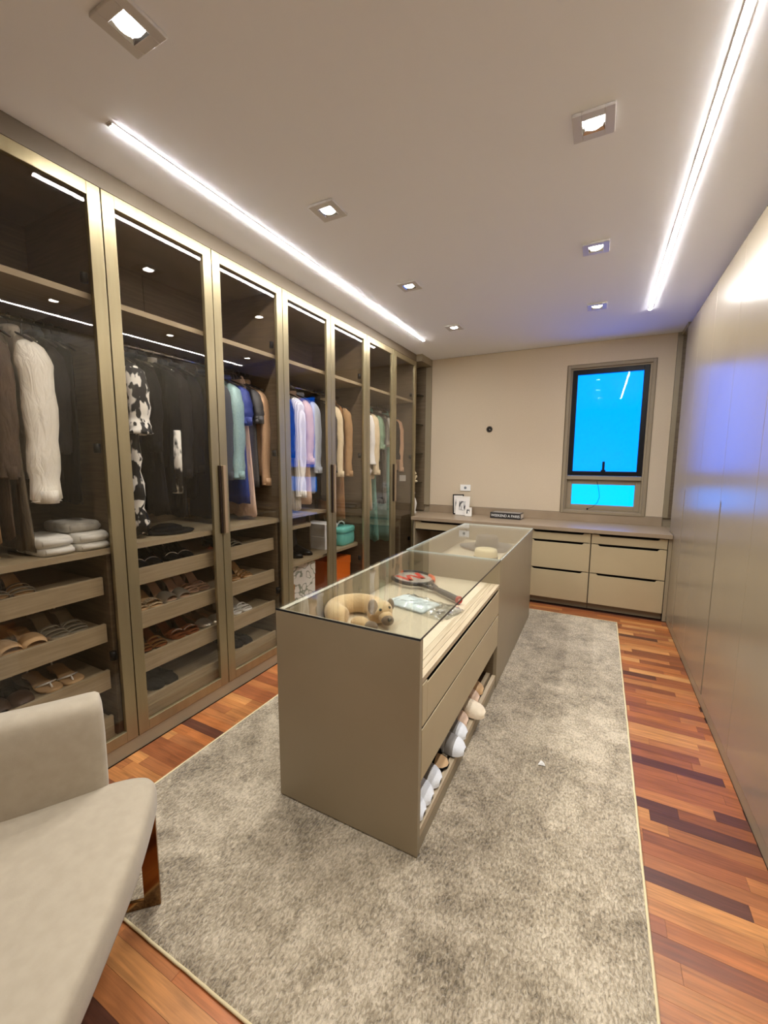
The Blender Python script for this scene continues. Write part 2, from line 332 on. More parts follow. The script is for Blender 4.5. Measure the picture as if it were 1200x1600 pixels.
# unit C shelves: left half and rounded right half
C_ = UNITS[2]
obj('shelf', bx(XBACK, 2.247, .985, -1.965, 2.80, 1.003), WOODTY, C_)
obj('shelf_support', bx(XBACK, 2.801, .64, -2.16, 2.817, 1.003), WOODT, C_)
def rshelf(y0, y1, z):
    p = [(XBACK, y0), (-1.968, y0)]
    for k in range(7): a = PI/2*k/6; p.append((-1.968-.07+.07*math.cos(a), y1-.07+.07*math.sin(a)))
    p.append((XBACK, y1)); return MB().prism(p, lambda u,v,w: (u,v,w), z-.022, z)
obj('shelf', rshelf(2.247, 3.327, .64), WOODTY, C_)
obj('shelf', rshelf(2.247, 2.62, .92), WOODTY, C_)
obj('outlet_plate', bx(-2.1, 4.459, 1.17, -2.02, 4.465, 1.24), WHITE, UNITS[3])

# left corner niche with glass shelves
nl = thing('corner_shelf_unit', 'open corner niche with glass shelves beside the last glass wardrobe', 'shelf unit', (-2.2, 4.64, 0))
obj('niche_back', bx(XBACK-.018, 4.484, 0, XBACK, YB-.001, 2.598), WOODT, nl)
obj('niche_side', bx(XBACK, YB-.02, .80, -1.915, YB-.001, 2.52), WOODT, nl)
obj('niche_stile', bx(-1.914, YB-.022, .87, -1.845, YB-.001, 2.52), TAUPE, nl)
obj('niche_top', bx(XBACK, 4.484, 2.523, -1.845, YB-.002, 2.599), TAUPE, nl)
obj('niche_base', bx(XBACK, 4.484, .0, -1.93, YB-.002, .744), WOODT, nl)
for z in (1.15, 1.50, 1.845, 2.19): obj('glass_shelf', bx(XBACK+.005, 4.487, z-.008, -1.94, YB-.022, z), SHELFG, nl)
# figurines on the left niche
g = thing('bear_figurine', 'small cream bear figurine on a glass shelf of the corner niche', 'figurine', (-2.0, 4.62, 1.15))
obj('body', MB().ball((0,0,.05), .05, (.8,.8,1)), mat('cream_plush', (232,216,180), .9), g, smooth=True, local=True)
obj('head', MB().ball((0,0,.115), .038).ball((.0,-.03,.148), .013).ball((0,.03,.148), .013).ball((.034,0,.108), .014), mat('cream_plush', (0,0,0)), g, smooth=True, local=True)
obj('paw', MB().ball((.03,-.03,.014), .016, (1.4,1,.9)).ball((.03,.03,.014), .016, (1.4,1,.9)).ball((.03,-.036,.07), .013, (1.2,.8,1.5)).ball((.03,.036,.07), .013, (1.2,.8,1.5)), mat('cream_plush', (0,0,0)), g, smooth=True, local=True)
g = thing('white_figurine', 'tall white ceramic figurine standing on the worktop in the corner niche', 'figurine', (-1.99, 4.60, .783))
obj('body', MB().lathe([(.045,0),(.048,.01),(.04,.03),(.05,.08),(.055,.12),(.04,.17),(.022,.20),(.02,.215)], 20), mat('white_ceramic', (240,236,226), .25), g, smooth=True, local=True)
obj('head', MB().ball((0,0,.24), .032, (1,1,1.1)), mat('white_ceramic', (0,0,0)), g, smooth=True, local=True)
obj('plinth', MB().lathe([(.05,-.0005),(.05,.012)], 20), mat('white_ceramic', (0,0,0)), g, local=True)

# ------------------------------------------------------------------ right hand wardrobes with plain doors
RB = [-.60, .02, 1.165, 2.305, 3.455, 4.50]
rl = ['plain taupe wardrobe behind the camera on the right wall', 'plain taupe wardrobe beside the camera on the right wall', 'plain taupe wardrobe whose doors run out of frame on the right', 'plain taupe wardrobe with the long dark finger groove, facing the island end', 'plain taupe wardrobe farthest along, beside the dresser and window']
for i in range(5):
    y0, y1 = RB[i], RB[i+1]; t = thing('taupe_wardrobe', rl[i], 'wardrobe', (.9, (y0+y1)/2, 0), group='plain taupe wardrobes')
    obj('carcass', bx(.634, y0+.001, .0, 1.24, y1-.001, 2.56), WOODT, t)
    obj('plinth', bx(.604, y0, .0, .632, y1, .060), TAUPE, t)
    obj('fascia', bx(.625, y0, 2.562, 1.24, y1, 2.599), TAUPE, t)
    ym = 2.868 if i == 3 else (3.955 if i == 4 else (y0+y1)/2)
    nz0, nz1, nd = .066, 1.20, .020
    def rdoor(a, b, side):
        a += .0015; b -= .0015; z0, z1 = .064, 2.556
        if side == 0: p = [(a,z0),(b,z0),(b,z1),(a,z1)]
        elif side > 0: p = [(a,z0),(b-nd,z0),(b-nd,nz1-.02),(b,nz1),(b,z1),(a,z1)]
        else: p = [(a,z0),(b,z0),(b,z1),(a,z1)]
        obj('door', MB().prism(p, lambda u,v,w: (w,u,v), XR, XR+.022), TAUPE_SATIN, t, bev=.0012)
    if i == 0: rdoor(y0, y1, 0)
    else: rdoor(y0, ym, 1); rdoor(ym, y1, -1)
    obj('shadow_backing', bx(.6245, y0+.001, .062, .6335, y1-.001, 2.556), DARKGAP, t)  # added dark sheet, paints the shade in door gaps and grooves
# right corner niche
nr = thing('corner_shelf_unit', 'narrow dark open niche between window wall and plain taupe wardrobe', 'shelf unit', (.9, 4.66, .78))
obj('niche_back', bx(1.22, 4.502, .78, 1.24, YB-.002, 2.52), WOODT, nr)
obj('niche_side', bx(.614, YB-.02, .87, 1.22, YB-.001, 2.56), WOODT, nr)
obj('niche_stile', bx(.574, YB-.024, .87, .613, YB-.001, 2.56), TAUPE, nr)
obj('niche_top', bx(.602, 4.502, 2.562, 1.24, YB-.002, 2.599), TAUPE, nr)
for z in (1.15, 1.50, 1.845, 2.19): obj('glass_shelf', bx(.635, 4.505, z-.008, 1.215, YB-.022, z), SHELFG, nr)

# ------------------------------------------------------------------ dresser along the back wall
HC = .782
wt = thing('worktop', 'long taupe worktop with low upstand below the window', 'worktop', (-.62, 4.55, .744))
obj('top', bx(-2.49, 4.487, .746, -1.86, YB-.025, HC).box(-1.859, 4.262, .746, .598, YB-.004, HC).box(.5985, 4.503, .746, 1.215, YB-.025, HC), WORKT, wt, bev=.002)
obj('upstand', bx(-1.842, YB-.016, HC, .572, YB-.001, .872), WORKT, wt, bev=.002)
def notched(u0, u1, z0, z1, ax='x', c=0., th=.02, n0=.07, n1=.07, nd=.016):
    p = [(u0,z0),(u1,z0),(u1,z1),(u1-n1+nd,z1),(u1-n1,z1-nd),(u0+n0,z1-nd),(u0+n0-nd,z1),(u0,z1)]
    if ax == 'x': return MB().prism(p, lambda u,v,w: (u,w,v), c, c+th)
    return MB().prism(p, lambda u,v,w: (w,u,v), c, c+th)
YD = 4.29
def drawer_unit(x0, x1, name, label, rows, z0, cat='drawer unit'):
    t = thing(name, label, cat, ((x0+x1)/2, 4.55, z0 if z0 > .1 else 0), group='drawer units under the worktop')
    zb = z0
    m_ = MB().box(x0+.001, YD+.022, zb, x0+.018, YB-.02, .744).box(x1-.018, YD+.022, zb, x1-.001, YB-.02, .744).box(x0+.018, YD+.022, zb, x1-.018, YB-.02, zb+.018)
    obj('carcass', m_, TAUPE, t)
    obj('gap_shade_backing', bx(x0+.018, YD+.06, zb+.018, x1-.018, YD+.07, .744), DARKGAP, t)  # dark sheet added behind the drawer gaps as painted shade
    for (a, b) in rows: obj('drawer', notched(x0+.004, x1-.004, a, b, 'x', YD, .02), DRAWF, t, bev=.0012)
    if zb < .1: obj('plinth', bx(x0+.001, YD+.05, 0, x1-.001, YD+.07, zb), TAUPE, t)
R3 = ((.648,.735),(.368,.640),(.068,.360))
drawer_unit(-.603, -.030, 'drawer_chest', 'three-drawer taupe chest just right of the far island block', R3, .064)
drawer_unit(-.028, .572, 'drawer_chest', 'three-drawer taupe chest in the corner under the window', R3, .064)
vd = thing('vanity_desk', 'vanity desk with two shallow drawers over dark knee space at the back wall', 'desk', (-1.2, 4.55, 0))
for x0, x1 in ((-1.818, -1.214), (-1.212, -.606)):
    obj('drawer', notched(x0+.004, x1-.004, .648, .735, 'x', YD, .02), DRAWF, vd, bev=.0012)
    obj('drawer_box', bx(x0+.002, YD+.022, .63, x1-.002, YB-.04, .744), DARKGAP, vd)  # box coloured dark to paint shade behind the fronts
obj('desk_side', bx(-1.838, YD, 0, -1.819, YB-.04, .744), TAUPE, vd)
obj('dresser_filler', bx(.574, YD, .0, .6005, YD+.02, .744), TAUPE, label='narrow taupe filler strip between the corner chest and plain wardrobe', cat='filler')
obj('back_panel', bx(-1.838, 4.775, .0, -.606, 4.795, .628), TAUPE, vd)

# ------------------------------------------------------------------ rug
RX0, RX1, RY0, RY1 = -1.632, .216, .622, 4.045
def rug():
    nx, ny = 150, 280; vs = []; fs = []
    for j in range(ny+1):
        for i in range(nx+1):
            u = i/nx; v = j/ny; x = RX0+(RX1-RX0)*u; y = RY0+(RY1-RY0)*v
            e = min(u*nx, (1-u)*nx, v*ny, (1-v)*ny); ed = .004*noise.noise((x*9,y*9,3)) if e < 1 else 0
            p = Vector((x*38, y*38, 0)); h = .0115+.0022*noise.noise(p)+.0016*noise.noise((x*7,y*7,1))
            if e < .5: h = .004
            vs.append((x+ed+.0015*noise.noise((x*60,y*60,7)), y+ed, h))
    for j in range(ny):
        for i in range(nx):
            a = j*(nx+1)+i; fs.append((a, a+1, a+nx+2, a+nx+1))
    return MB().add(vs, fs)
def rug_mat():
    m = bpy.data.materials.new('mottled_pile'); m.use_nodes = True; n = m.node_tree.nodes; l = m.node_tree.links; p = n['Principled BSDF']
    p.inputs['Roughness'].default_value = .95; p.inputs['Specular IOR Level'].default_value = .1; p.inputs['Sheen Weight'].default_value = .35
    tc = n.new('ShaderNodeTexCoord')
    def nz(sc, det, dist=0, mp=(1,1,1)):
        q = n.new('ShaderNodeMapping'); q.inputs['Scale'].default_value = mp; l.new(tc.outputs['Object'], q.inputs[0])
        t = n.new('ShaderNodeTexNoise'); t.inputs['Scale'].default_value = sc; t.inputs['Detail'].default_value = det; t.inputs['Distortion'].default_value = dist; l.new(q.outputs[0], t.inputs['Vector']); return t
    a = nz(2.1, 5, .9); b = nz(13, 6, .8); c = nz(150, 4, .6, (1,.5,1)); d = nz(4.5, 4, 1.5)
    def mth(op, x, y):
        k = n.new('ShaderNodeMath'); k.operation = op
        for i, q in enumerate((x, y)):
            if isinstance(q, (int, float)): k.inputs[i].default_value = q
            else: l.new(q, k.inputs[i])
        return k.outputs[0]
    s = mth('ADD', mth('MULTIPLY', a.outputs['Fac'], .55), mth('MULTIPLY', b.outputs['Fac'], .40))
    s = mth('ADD', s, mth('SUBTRACT', mth('MULTIPLY', c.outputs['Fac'], 1.0), .225)); s = mth('ADD', s, mth('MULTIPLY', d.outputs['Fac'], .45))
    r = n.new('ShaderNodeValToRGB'); e = r.color_ramp.elements
    e[0].position = .74; e[0].color = lin((132,116,92)); e[1].position = 1.16; e[1].color = lin((226,210,184))
    k = e.new(.93); k.color = lin((188,170,142)); 
    mr = n.new('ShaderNodeMapRange'); mr.inputs['From Min'].default_value = .70; mr.inputs['From Max'].default_value = 1.22; l.new(s, mr.inputs[0])
    e[0].position = .0; k.position = .5; e[-1].position = 1.0
    e[0].color = lin((106,94,74)); e[1].color = lin((170,155,129)); e[2].color = lin((216,201,174))
    l.new(mr.outputs[0], r.inputs[0]); l.new(r.outputs[0], p.inputs['Base Color'])
    bp = n.new('ShaderNodeBump'); bp.inputs['Strength'].default_value = .9; bp.inputs['Distance'].default_value = .012
    l.new(mth('ADD', c.outputs['Fac'], mth('MULTIPLY', b.outputs['Fac'], .8)), bp.inputs['Height']); l.new(bp.outputs[0], p.inputs['Normal'])
    return m
rg = thing('rug', 'large mottled beige pile rug under the island', 'rug', (-.7, 2.3, 0))
obj('pile', rug(), rug_mat(), rg, smooth=True)
hem = MB()
path = [(RX0,RY0),(RX1,RY0),(RX1,RY1),(RX0,RY1)]
for q in range(4):
    a, b = path[q], path[(q+1)%4]; n_ = 50; hem.tube([(a[0]+(b[0]-a[0])*t/n_+.002*noise.noise((t*.7,q,0)), a[1]+(b[1]-a[1])*t/n_+.002*noise.noise((t*.7,q,5)), .005) for t in range(n_+1)], .0045, 6)
obj('bound_edge', hem, mat('rug_binding', (218,202,160), .9), rg, smooth=True)
obj('paper_scrap', MB().add([(-.170,1.888,.016),(-.138,1.892,.018),(-.146,1.908,.02),(-.160,1.916,.024),(-.152,1.898,.027)], [(0,1,4),(1,2,4),(2,3,4),(3,0,4),(0,3,2,1)]), WHITE, label='tiny torn scrap of white paper on the beige rug', cat='paper')

# ------------------------------------------------------------------ island
IX0, IX1, IY0, IY1, IY2 = -1.106, -.488, 1.21, 2.458, 3.81
BZ, TZ, DZ = .0165, .813, .672
isl = thing('island_block', 'nearer island block with glass lid, two drawers and slipper rack', 'island', (-.8, 1.83, BZ), group='glass topped island blocks')
obj('end_panel', bx(IX0, IY0, BZ, IX1, IY0+.026, TZ), TAUPE, isl, bev=.0015)
obj('back_panel', bx(IX0, IY0+.026, BZ, IX0+.022, IY1, TZ), TAUPE, isl, bev=.001)
obj('display_floor', bx(IX0+.022, IY0+.026, DZ-.02, IX1-.075, IY1, DZ), DISPF, isl)
lx = IX1-.075
for k, w in enumerate((.027, .024, .024)):
    obj('ledge_strip', bx(lx+.0005, IY0+.026, DZ-.02, lx+w-.001, IY1, DZ), LEDGE, isl, bev=.0012); lx += w
def idrawer(z0, z1, lip):
    a, b = IY0+.029, IY1-.003; p = [(IX1-.020, z0), (IX1, z0), (IX1, z1), (IX1-.004, z1), (IX1-.020, z1-.034)]
    m_ = MB().prism(p, lambda u,v,w: (u,w,v), a+(.045 if lip else 0), b-(.012 if lip else 0))
    if lip: m_.box(IX1-.020, a, z0, IX1, a+.0448, z1+.012); m_.box(IX1-.020, b-.0118, z0, IX1, b, z1+.012)
    return m_
obj('drawer', idrawer(.492, .634, True), DRAWF, isl, bev=.0012)
obj('drawer', idrawer(.290, .481, False), DRAWF, isl, bev=.0012)
obj('drawer_carcass', bx(IX0+.022, IY0+.026, .292, IX1-.045, IY1, DZ-.021), DARKGAP, isl)  # carcass coloured dark so the drawer gaps carry painted shade
obj('niche_back', bx(IX0+.022, IY0+.026, BZ, IX0+.20, IY1, .291), WOODT, isl)
obj('niche_ceiling', bx(IX0+.2, IY0+.026, .280, IX1-.021, IY1, .291), WOODT, isl)
rk = obj('slipper_rack', bx(IX0+.2, IY0+.03, .070, IX1-.060, IY1-.004, .083), mat('rack_dark', (92,70,52), .6), isl)
obj('rack_rail', bx(IX1-.060, IY0+.03, .072, IX1-.036, IY1-.004, .104), LEDGE, rk, bev=.001)
obj('rack_rail', bx(IX1-.025, IY0+.03, .066, IX1-.003, IY1-.004, .098), LEDGE, rk, bev=.001)
obj('base_rail', bx(IX1-.03, IY0+.026, BZ, IX1-.004, IY1, .062), TAUPE, isl)
obj('niche_end', bx(IX0+.2, IY1-.0035, .03, IX1-.02, IY1-.0005, .285), WOODT, isl)
lid = obj('glass_lid', bx(IX0+.001, IY0+.001, TZ+.0005, IX1-.001, IY1+.009, TZ+.0085), CLEARG, isl)
obj('lid_edge', MB().box(IX0, IY0-.0005, TZ+.0008, IX1, IY0+.0012, TZ+.008).box(IX1-.0012, IY0, TZ+.0008, IX1+.0005, IY1+.009, TZ+.008), mat('glass_edge_dark', (24,28,34), .25), lid)
rim = mat('panel_rim', (214,204,184), .4)
obj('back_rim', bx(IX0, IY0+.026, TZ-.004, IX0+.022, IY1, TZ+.0003), rim, isl)
il2 = thing('island_block', 'farther island block with hats under its glass lid', 'island', (-.8, 3.13, BZ), group='glass topped island blocks')
obj('end_panel', bx(IX0, IY1+.001, BZ, IX1, IY1+.022, TZ), TAUPE, il2, bev=.001)
obj('end_panel', bx(IX0, IY2-.022, BZ, IX1, IY2, TZ), TAUPE, il2, bev=.001)
obj('side_panel', bx(IX1-.022, IY1+.022, BZ, IX1, IY2-.022, TZ), TAUPE, il2, bev=.001)
obj('side_panel', bx(IX0, IY1+.022, BZ, IX0+.022, IY2-.022, TZ), TAUPE, il2, bev=.001)
obj('display_floor', bx(IX0+.022, IY1+.022, DZ-.02, IX1-.022, IY2-.022, DZ), DISPF, il2)
l2 = obj('glass_lid', bx(IX0+.001, IY1+.011, TZ+.0005, IX1-.001, IY2-.001, TZ+.0085), CLEARG, il2)
e2 = MB().box(IX1-.0016, IY1+.011, TZ+.0006, IX1+.0006, IY2, TZ+.0086).box(IX0, IY2-.0016, TZ+.0006, IX1, IY2+.0006, TZ+.0086).box(IX0, IY1+.0098, TZ+.0006, IX1, IY1+.0112, TZ+.0086).box(IX0-.0006, IY1+.011, TZ+.0006, IX0+.0016, IY2, TZ+.0086)
obj('lid_edge', e2, mat('glass_edge_pale', (206,216,212), .2), l2)

# ------------------------------------------------------------------ things on the worktop and wall
def picture(loc, rz, w, h, label, grp, dark=False, img=True, tilt=.14):
    t = thing('photo_frame', label, 'photo frame', loc, rz, grp, rx=-tilt)
    fm = BLACKM if dark else mat('white_frame', (235,230,220), .5)
    d = .012
    m_ = MB()
    fwid = .012
    m_.box(-w/2, -d, 0, -w/2+fwid, 0, h).box(w/2-fwid, -d, 0, w/2, 0, h).box(-w/2+fwid, -d, 0, w/2-fwid, 0, fwid).box(-w/2+fwid, -d, h-fwid, w/2-fwid, 0, h)
    obj('frame', m_, fm, t, local=True, bev=.001)
    obj('mount', bx(-w/2+fwid, -.007, fwid, w/2-fwid, -.002, h-fwid), mat('white_mount', (236,230,222), .8), t, local=True)
    if img:
        obj('photograph', bx(-w*.27, -.009, h*.26, w*.2, -.0071, h*.74), pattern('photo_print', ((24,24,24),(214,210,204)), 34, 'noise', .5, (1,1,.5), (.44,.6)), t, local=True)
        obj('photo_figure', MB().prism([(-.013,h*.28),(.020,h*.28),(.010,h*.50),(.008,h*.58),(0,h*.66),(-.008,h*.58),(-.006,h*.48)], lambda u,v,w_: (u,w_,v), -.0096, -.0091), mat('photo_pale', (232,228,222), .6), t, local=True)
    obj('easel', MB().prism([(0,0),(.05,0),(.0,h*.7)], lambda u,v,w_: (w_,u,v), -.01, .01), BLACKM, t, local=True)
    return t
picture((-1.385, 4.66, .7835), -.12, .165, .22, 'white photo frame with black and white print on the worktop', 'photo frames on the worktop')
picture((-1.455, 4.735, .7835), .5, .13, .235, 'dark photo frame tucked behind the white frame on the worktop', 'photo frames on the worktop', dark=True)
t = picture((-1.30, 4.615, .7835), .25, .075, .10, 'smallest picture frame with mottled print, before the white frame', 'photo frames on the worktop')
bk = thing('book', 'thick black coffee table book with white spine lettering on worktop', 'book', (-.885, 4.60, .783), -.06)
obj('cover', MB().box(-.165, 0, 0, .165, .15, .005).box(-.165, 0, .058, .165, .15, .063).box(-.165, -.004, 0, .165, .004, .063), mat('book_cover', (38,35,34), .5), bk, local=True, bev=.001)
obj('top_print', bx(-.15, .012, .063, .15, .14, .0636), mat('book_grey', (150,142,134), .5), bk, local=True)
obj('pages', bx(-.161, .004, .005, .161, .146, .058), mat('paper_pages', (225,215,200), .8), bk, local=True)
fc = bpy.data.curves.new('spine_lettering', 'FONT'); fc.body = 'WEEKEND A PARIS'; fc.size = .040; fc.align_x = 'CENTER'; fc.align_y = 'CENTER'; fc.extrude = .0004; fc.offset = .0002
fo = bpy.data.objects.new('spine_lettering', fc); C.objects.link(fo); fo.parent = bk; fo.location = (0, -.0045, .031); fo.rotation_euler = (PI/2, 0, 0); fc.materials.append(WHITE)
bpy.context.view_layer.update()
tm = bpy.data.meshes.new_from_object(fo.evaluated_get(bpy.context.evaluated_depsgraph_get())); sx = .31/max(fo.dimensions.x, .01); bpy.data.objects.remove(fo)
tm.transform(Matrix.Diagonal((sx,1,1,1))); fo = bpy.data.objects.new('spine_lettering', tm); C.objects.link(fo); fo.parent = bk; fo.location = (0, -.0045, .031); fo.rotation_euler = (PI/2, 0, 0)
ou = thing('wall_outlet', 'white rectangular wall outlet above the photo frames', 'outlet', (-1.395, YB-.009, 1.095))
obj('plate', bx(-1.457, YB-.018, 1.058, -1.333, YB-.009, 1.132), WHITE, ou, bev=.002)
obj('socket', MB().prism([(-1.395+.016*math.cos(2*PI*k/12), 1.095+.016*math.sin(2*PI*k/12)) for k in range(12)], lambda u,v,w: (u,w,v), YB-.0195, YB-.018), mat('socket_grey', (120,125,130), .5), ou)
wh = thing('conduit_opening', 'round dark cable opening in the middle of the back wall', 'cable outlet', (-1.137, YB-.009, 1.767))
ring = [[(-1.137+r*math.cos(2*PI*k/20), y, 1.767+r*math.sin(2*PI*k/20)) for k in range(20)] for r, y in ((.036, YB-.0085), (.036, YB-.013), (.029, YB-.013), (.029, YB-.0085))]
obj('ring', MB().loft(ring, caps=False), mat('conduit_grey', (96,84,70), .6), wh)
obj('hole', MB().prism([(-1.137+.029*math.cos(2*PI*k/20), 1.767+.029*math.sin(2*PI*k/20)) for k in range(20)], lambda u,v,w: (u,w,v), YB-.0086, YB-.0081), DARKGAP, wh)
obj('wire_end', MB().tube([(-1.137,YB-.009,1.767),(-1.13,YB-.02,1.764),(-1.125,YB-.022,1.758)], .005, 6), mat('wire_grey', (150,140,130), .5), wh)

# ------------------------------------------------------------------ things under the island glass
pl = thing('neck_pillow', 'beige plush puppy neck pillow curled under the nearer glass lid', 'neck pillow', (-.955, 1.575, DZ), .1)
PLUSH = mat('beige_plush', (228,196,148), .95, var=(208,170,120), scale=9, sheen=.4, bump=.3, bscale=160); PLDK = mat('grey_brown_plush', (126,104,82), .95, var=(108,88,68), scale=14, sheen=.3, bump=.3, bscale=160)
pts = []; rad = []
for k in range(25):
    a = math.radians(-20+k*(290/24)); pts.append((.098*math.cos(a)*1.05, .10*math.sin(a), .048)); rad.append(.047 if 0 < k < 24 else .034)
obj('cushion', MB().tube(pts, rad, 14), PLUSH, pl, smooth=True, local=True, sub=1)
hd = obj('head', MB().ball((.125,.005,.062), .052, (1,1,.9)).ball((.158,-.028,.046), .034, (1,1,.85)), PLUSH, pl, smooth=True, local=True, sub=1)
obj('muzzle', MB().ball((.172,-.045,.042), .026, (1.1,1,.9)), PLDK, hd, smooth=True, local=True)
obj('nose', MB().ball((.188,-.062,.052), .009), mat('black_plush', (20,18,18), .6), hd, smooth=True, local=True)
obj('ear', MB().ball((.098,-.035,.088), .032, (.75,.5,1.1)), PLDK, hd, smooth=True, local=True)
obj('ear', MB().ball((.150,.045,.078), .030, (.6,.8,1.0)), PLDK, hd, smooth=True, local=True)
obj('eye', MB().ball((.165,-.005,.085), .0065), mat('black_plush', (0,0,0)), hd, smooth=True, local=True)
obj('eye', MB().ball((.138,-.042,.083), .0065), mat('black_plush', (0,0,0)), hd, smooth=True, local=True)
obj('paw', MB().ball((.06,-.088,.03), .034, (1.3,1,.8)), PLUSH, pl, smooth=True, local=True)
obj('paw', MB().ball((.115,-.095,.024), .026, (1.2,1,.85)), PLDK, pl, smooth=True, local=True)
obj('tag', bx(-.055,-.155,.03,-.02,-.149,.045), mat('red_label', (214,70,60), .6), pl, local=True)
# racket
dirv = Vector((-.49, .35, 0)); ra = math.atan2(dirv.y, dirv.x)
rk_ = thing('tennis_racket', 'black and orange tennis racket with red letter on its strings', 'racket', (-.60, 2.00, DZ), ra)
HL, HW, HC0, RZ = .145, .118, .455, .026
def hp(a): return (HC0+HL*math.cos(a), HW*math.sin(a), RZ)
OR_ = mat('racket_orange', (226,92,38), .35); BK_ = mat('racket_black', (36,34,36), .35)
seg = lambda a0, a1, n=14: [hp(math.radians(a0+(a1-a0)*k/n)) for k in range(n+1)]
obj('frame_head', MB().tube(seg(61, 213, 26), .0115, 8).tube(seg(267, 355, 16), .0115, 8), BK_, rk_, smooth=True, local=True)
obj('frame_accent', MB().tube(seg(-6, 62), .0118, 8).tube(seg(212, 268), .0118, 8), OR_, rk_, smooth=True, local=True)
st = MB()
for k in range(-9, 10):
    y = k*.0118; q = HL*math.sqrt(max(0, 1-(y/HW)**2)); st.tube([(HC0-q, y, RZ), (HC0+q, y, RZ)], .0008, 4)
for k in range(-11, 12):
    x = k*.0122; q = HW*math.sqrt(max(0, 1-(x/HL)**2)); st.tube([(HC0+x, -q, RZ+.0008), (HC0+x, q, RZ+.0008)], .0008, 4)
so = obj('strings', st, mat('racket_strings', (232,226,216), .5), rk_, local=True); so['kind'] = 'stuff'
wl_ = [(-.075,.05),(-.055,.05),(-.038,-.018),(-.010,.036),(.010,.036),(.038,-.018),(.055,.05),(.075,.05),(.05,-.05),(.026,-.05),(0,.004),(-.026,-.05),(-.05,-.05)]
wm = MB()
for q in (((-.078,.05),(-.052,.05),(-.026,-.05),(-.052,-.05)), ((-.052,-.05),(-.026,-.05),(.004,.032),(-.016,.032)), ((-.004,.032),(.016,.032),(.052,-.05),(.026,-.05)), ((.026,-.05),(.052,-.05),(.078,.05),(.052,.05))):
    wm.prism([(HC0+v*1.35+.01, u*1.1) for u, v in q], lambda u,v,w: (u,v,w), RZ+.0018, RZ+.0026)
obj('string_letter', wm, mat('stencil_red', (214,62,40), .6), rk_, local=True)
for s in (1, -1):
    obj('throat', MB().tube([(HC0-HL*.93, s*HW*.37, RZ), (.27, s*.026, RZ), (.215, s*.011, RZ)], [.0112,.010,.012], 8), BK_, rk_, smooth=True, local=True)
obj('shaft', MB().tube([(.235,0,RZ),(.17,0,RZ)], [.014,.0145], 8), BK_, rk_, local=True)
obj('grip', MB().tube([(.175,0,RZ),(.10,0,RZ),(.02,0,RZ),(.004,0,RZ)], [.0155,.0165,.0165,.0195], 8), mat('grip_grey', (62,60,60), .7), rk_, local=True)
bc = obj('butt_cap', MB().tube([(.004,0,RZ),(-.008,0,RZ)], [.0195,.0195], 12), mat('butt_red', (188,44,40), .4), rk_, local=True)
obj('butt_badge', MB().tube([(-.008,0,RZ),(-.0095,0,RZ)], [.009,.009], 12), mat('badge_pale', (236,190,180), .5), bc, local=True)
# cloth in a clear bag
pb = thing('plastic_bag', 'clear crinkled plastic bag under the glass beside the racket', 'bag', (-.745, 1.88, DZ), -.25)
def sheet(w, d, h, seed, nx=22, ny=14, am=.006, thick=None):
    vs = []; fs = []
    for j in range(ny+1):
        for i in range(nx+1):
            u = i/nx*2-1; v = j/ny*2-1; e = max(0, 1-max(abs(u), abs(v))**4)
            vs.append((u*w/2*(1+.06*noise.noise((u*2,v*2,seed))), v*d/2*(1+.05*noise.noise((u*2,v*2,seed+5))), .001+h*e*(.75+.25*noise.noise((u*3,v*3,seed+2)))+abs(am*noise.noise((u*7,v*7,seed+9)))))
    for j in range(ny):
        for i in range(nx): a = j*(nx+1)+i; fs.append((a,a+1,a+nx+2,a+nx+1))
    n = len(vs); per = [i for i in range(nx+1)]+[(j+1)*(nx+1)-1+0 for j in range(1,ny+1)]+[ny*(nx+1)+i for i in range(nx-1,-1,-1)]+[j*(nx+1) for j in range(ny-1,0,-1)]
    fs.append(tuple(reversed(per)))
    return MB().add(vs, fs)
obj('film', sheet(.36, .20, .028, 3, 26, 16, .016), BAGG, pb, smooth=True, local=True)
obj('twisted_end', sheet(.10, .13, .034, 8, 12, 12, .03), BAGG, pb, local=True, smooth=True).location = (.135,.0,0)
cl = thing('folded_cloth', 'pale blue white folded cloth packed inside the clear plastic bag', 'cloth', (-.815, 1.895, DZ+.0005), -.25)
obj('fabric', sheet(.25, .17, .026, 21, 20, 14, .008), mat('pale_blue_cloth', (226,232,230), .8, bump=.15, bscale=30), cl, smooth=True, local=True)
# hats
def hat(name, label, loc, cr, ch, br, crm, bandm, rz=0, bz=.0, band=(.0,.03)):
    t = thing(name, label, 'hat', loc, rz, 'hats under the farther glass lid')
    obj('crown', MB().lathe([(cr*1.04,.004),(cr*1.02,ch*.4),(cr*.97,ch*.85),(cr*.9,ch*.97),(cr*.72,ch),(cr*.35,ch*.985),(.004,ch*.98)], 32), crm, t, smooth=True, local=True)
    br_ = [[(r*math.cos(2*PI*k/40)*(1.06), r*math.sin(2*PI*k/40), z+.007*math.sin(2*2*PI*k/40)*(r/br)) for k in range(40)] for r, z in ((cr*.95,.006),(cr*1.3,.004+bz*.2),(br*.85,.006+bz*.6),(br,.008+bz),(br,.012+bz),(cr*1.3,.008+bz*.2),(cr*.95,.011))]
    obj('brim', MB().loft(br_, caps=False), crm, t, smooth=True, local=True)
    obj('band', MB().lathe([(cr*1.045,band[0]+.012),(cr*1.055,band[0]+.014),(cr*1.045,band[1]),(cr*1.02,band[1]+.002)], 32, caps=False), bandm, t, smooth=True, local=True)
FELT = mat('grey_felt', (88,82,73), .95, sheen=.3); STRAW = mat('cream_straw', (228,210,168), .85, bump=.2, bscale=150)
hat('felt_hat', 'wide-brimmed grey felt hat on the far island display floor', (-.815, 3.50, DZ+.001), .095, .105, .215, FELT, mat('grey_band', (84,79,72), .8))
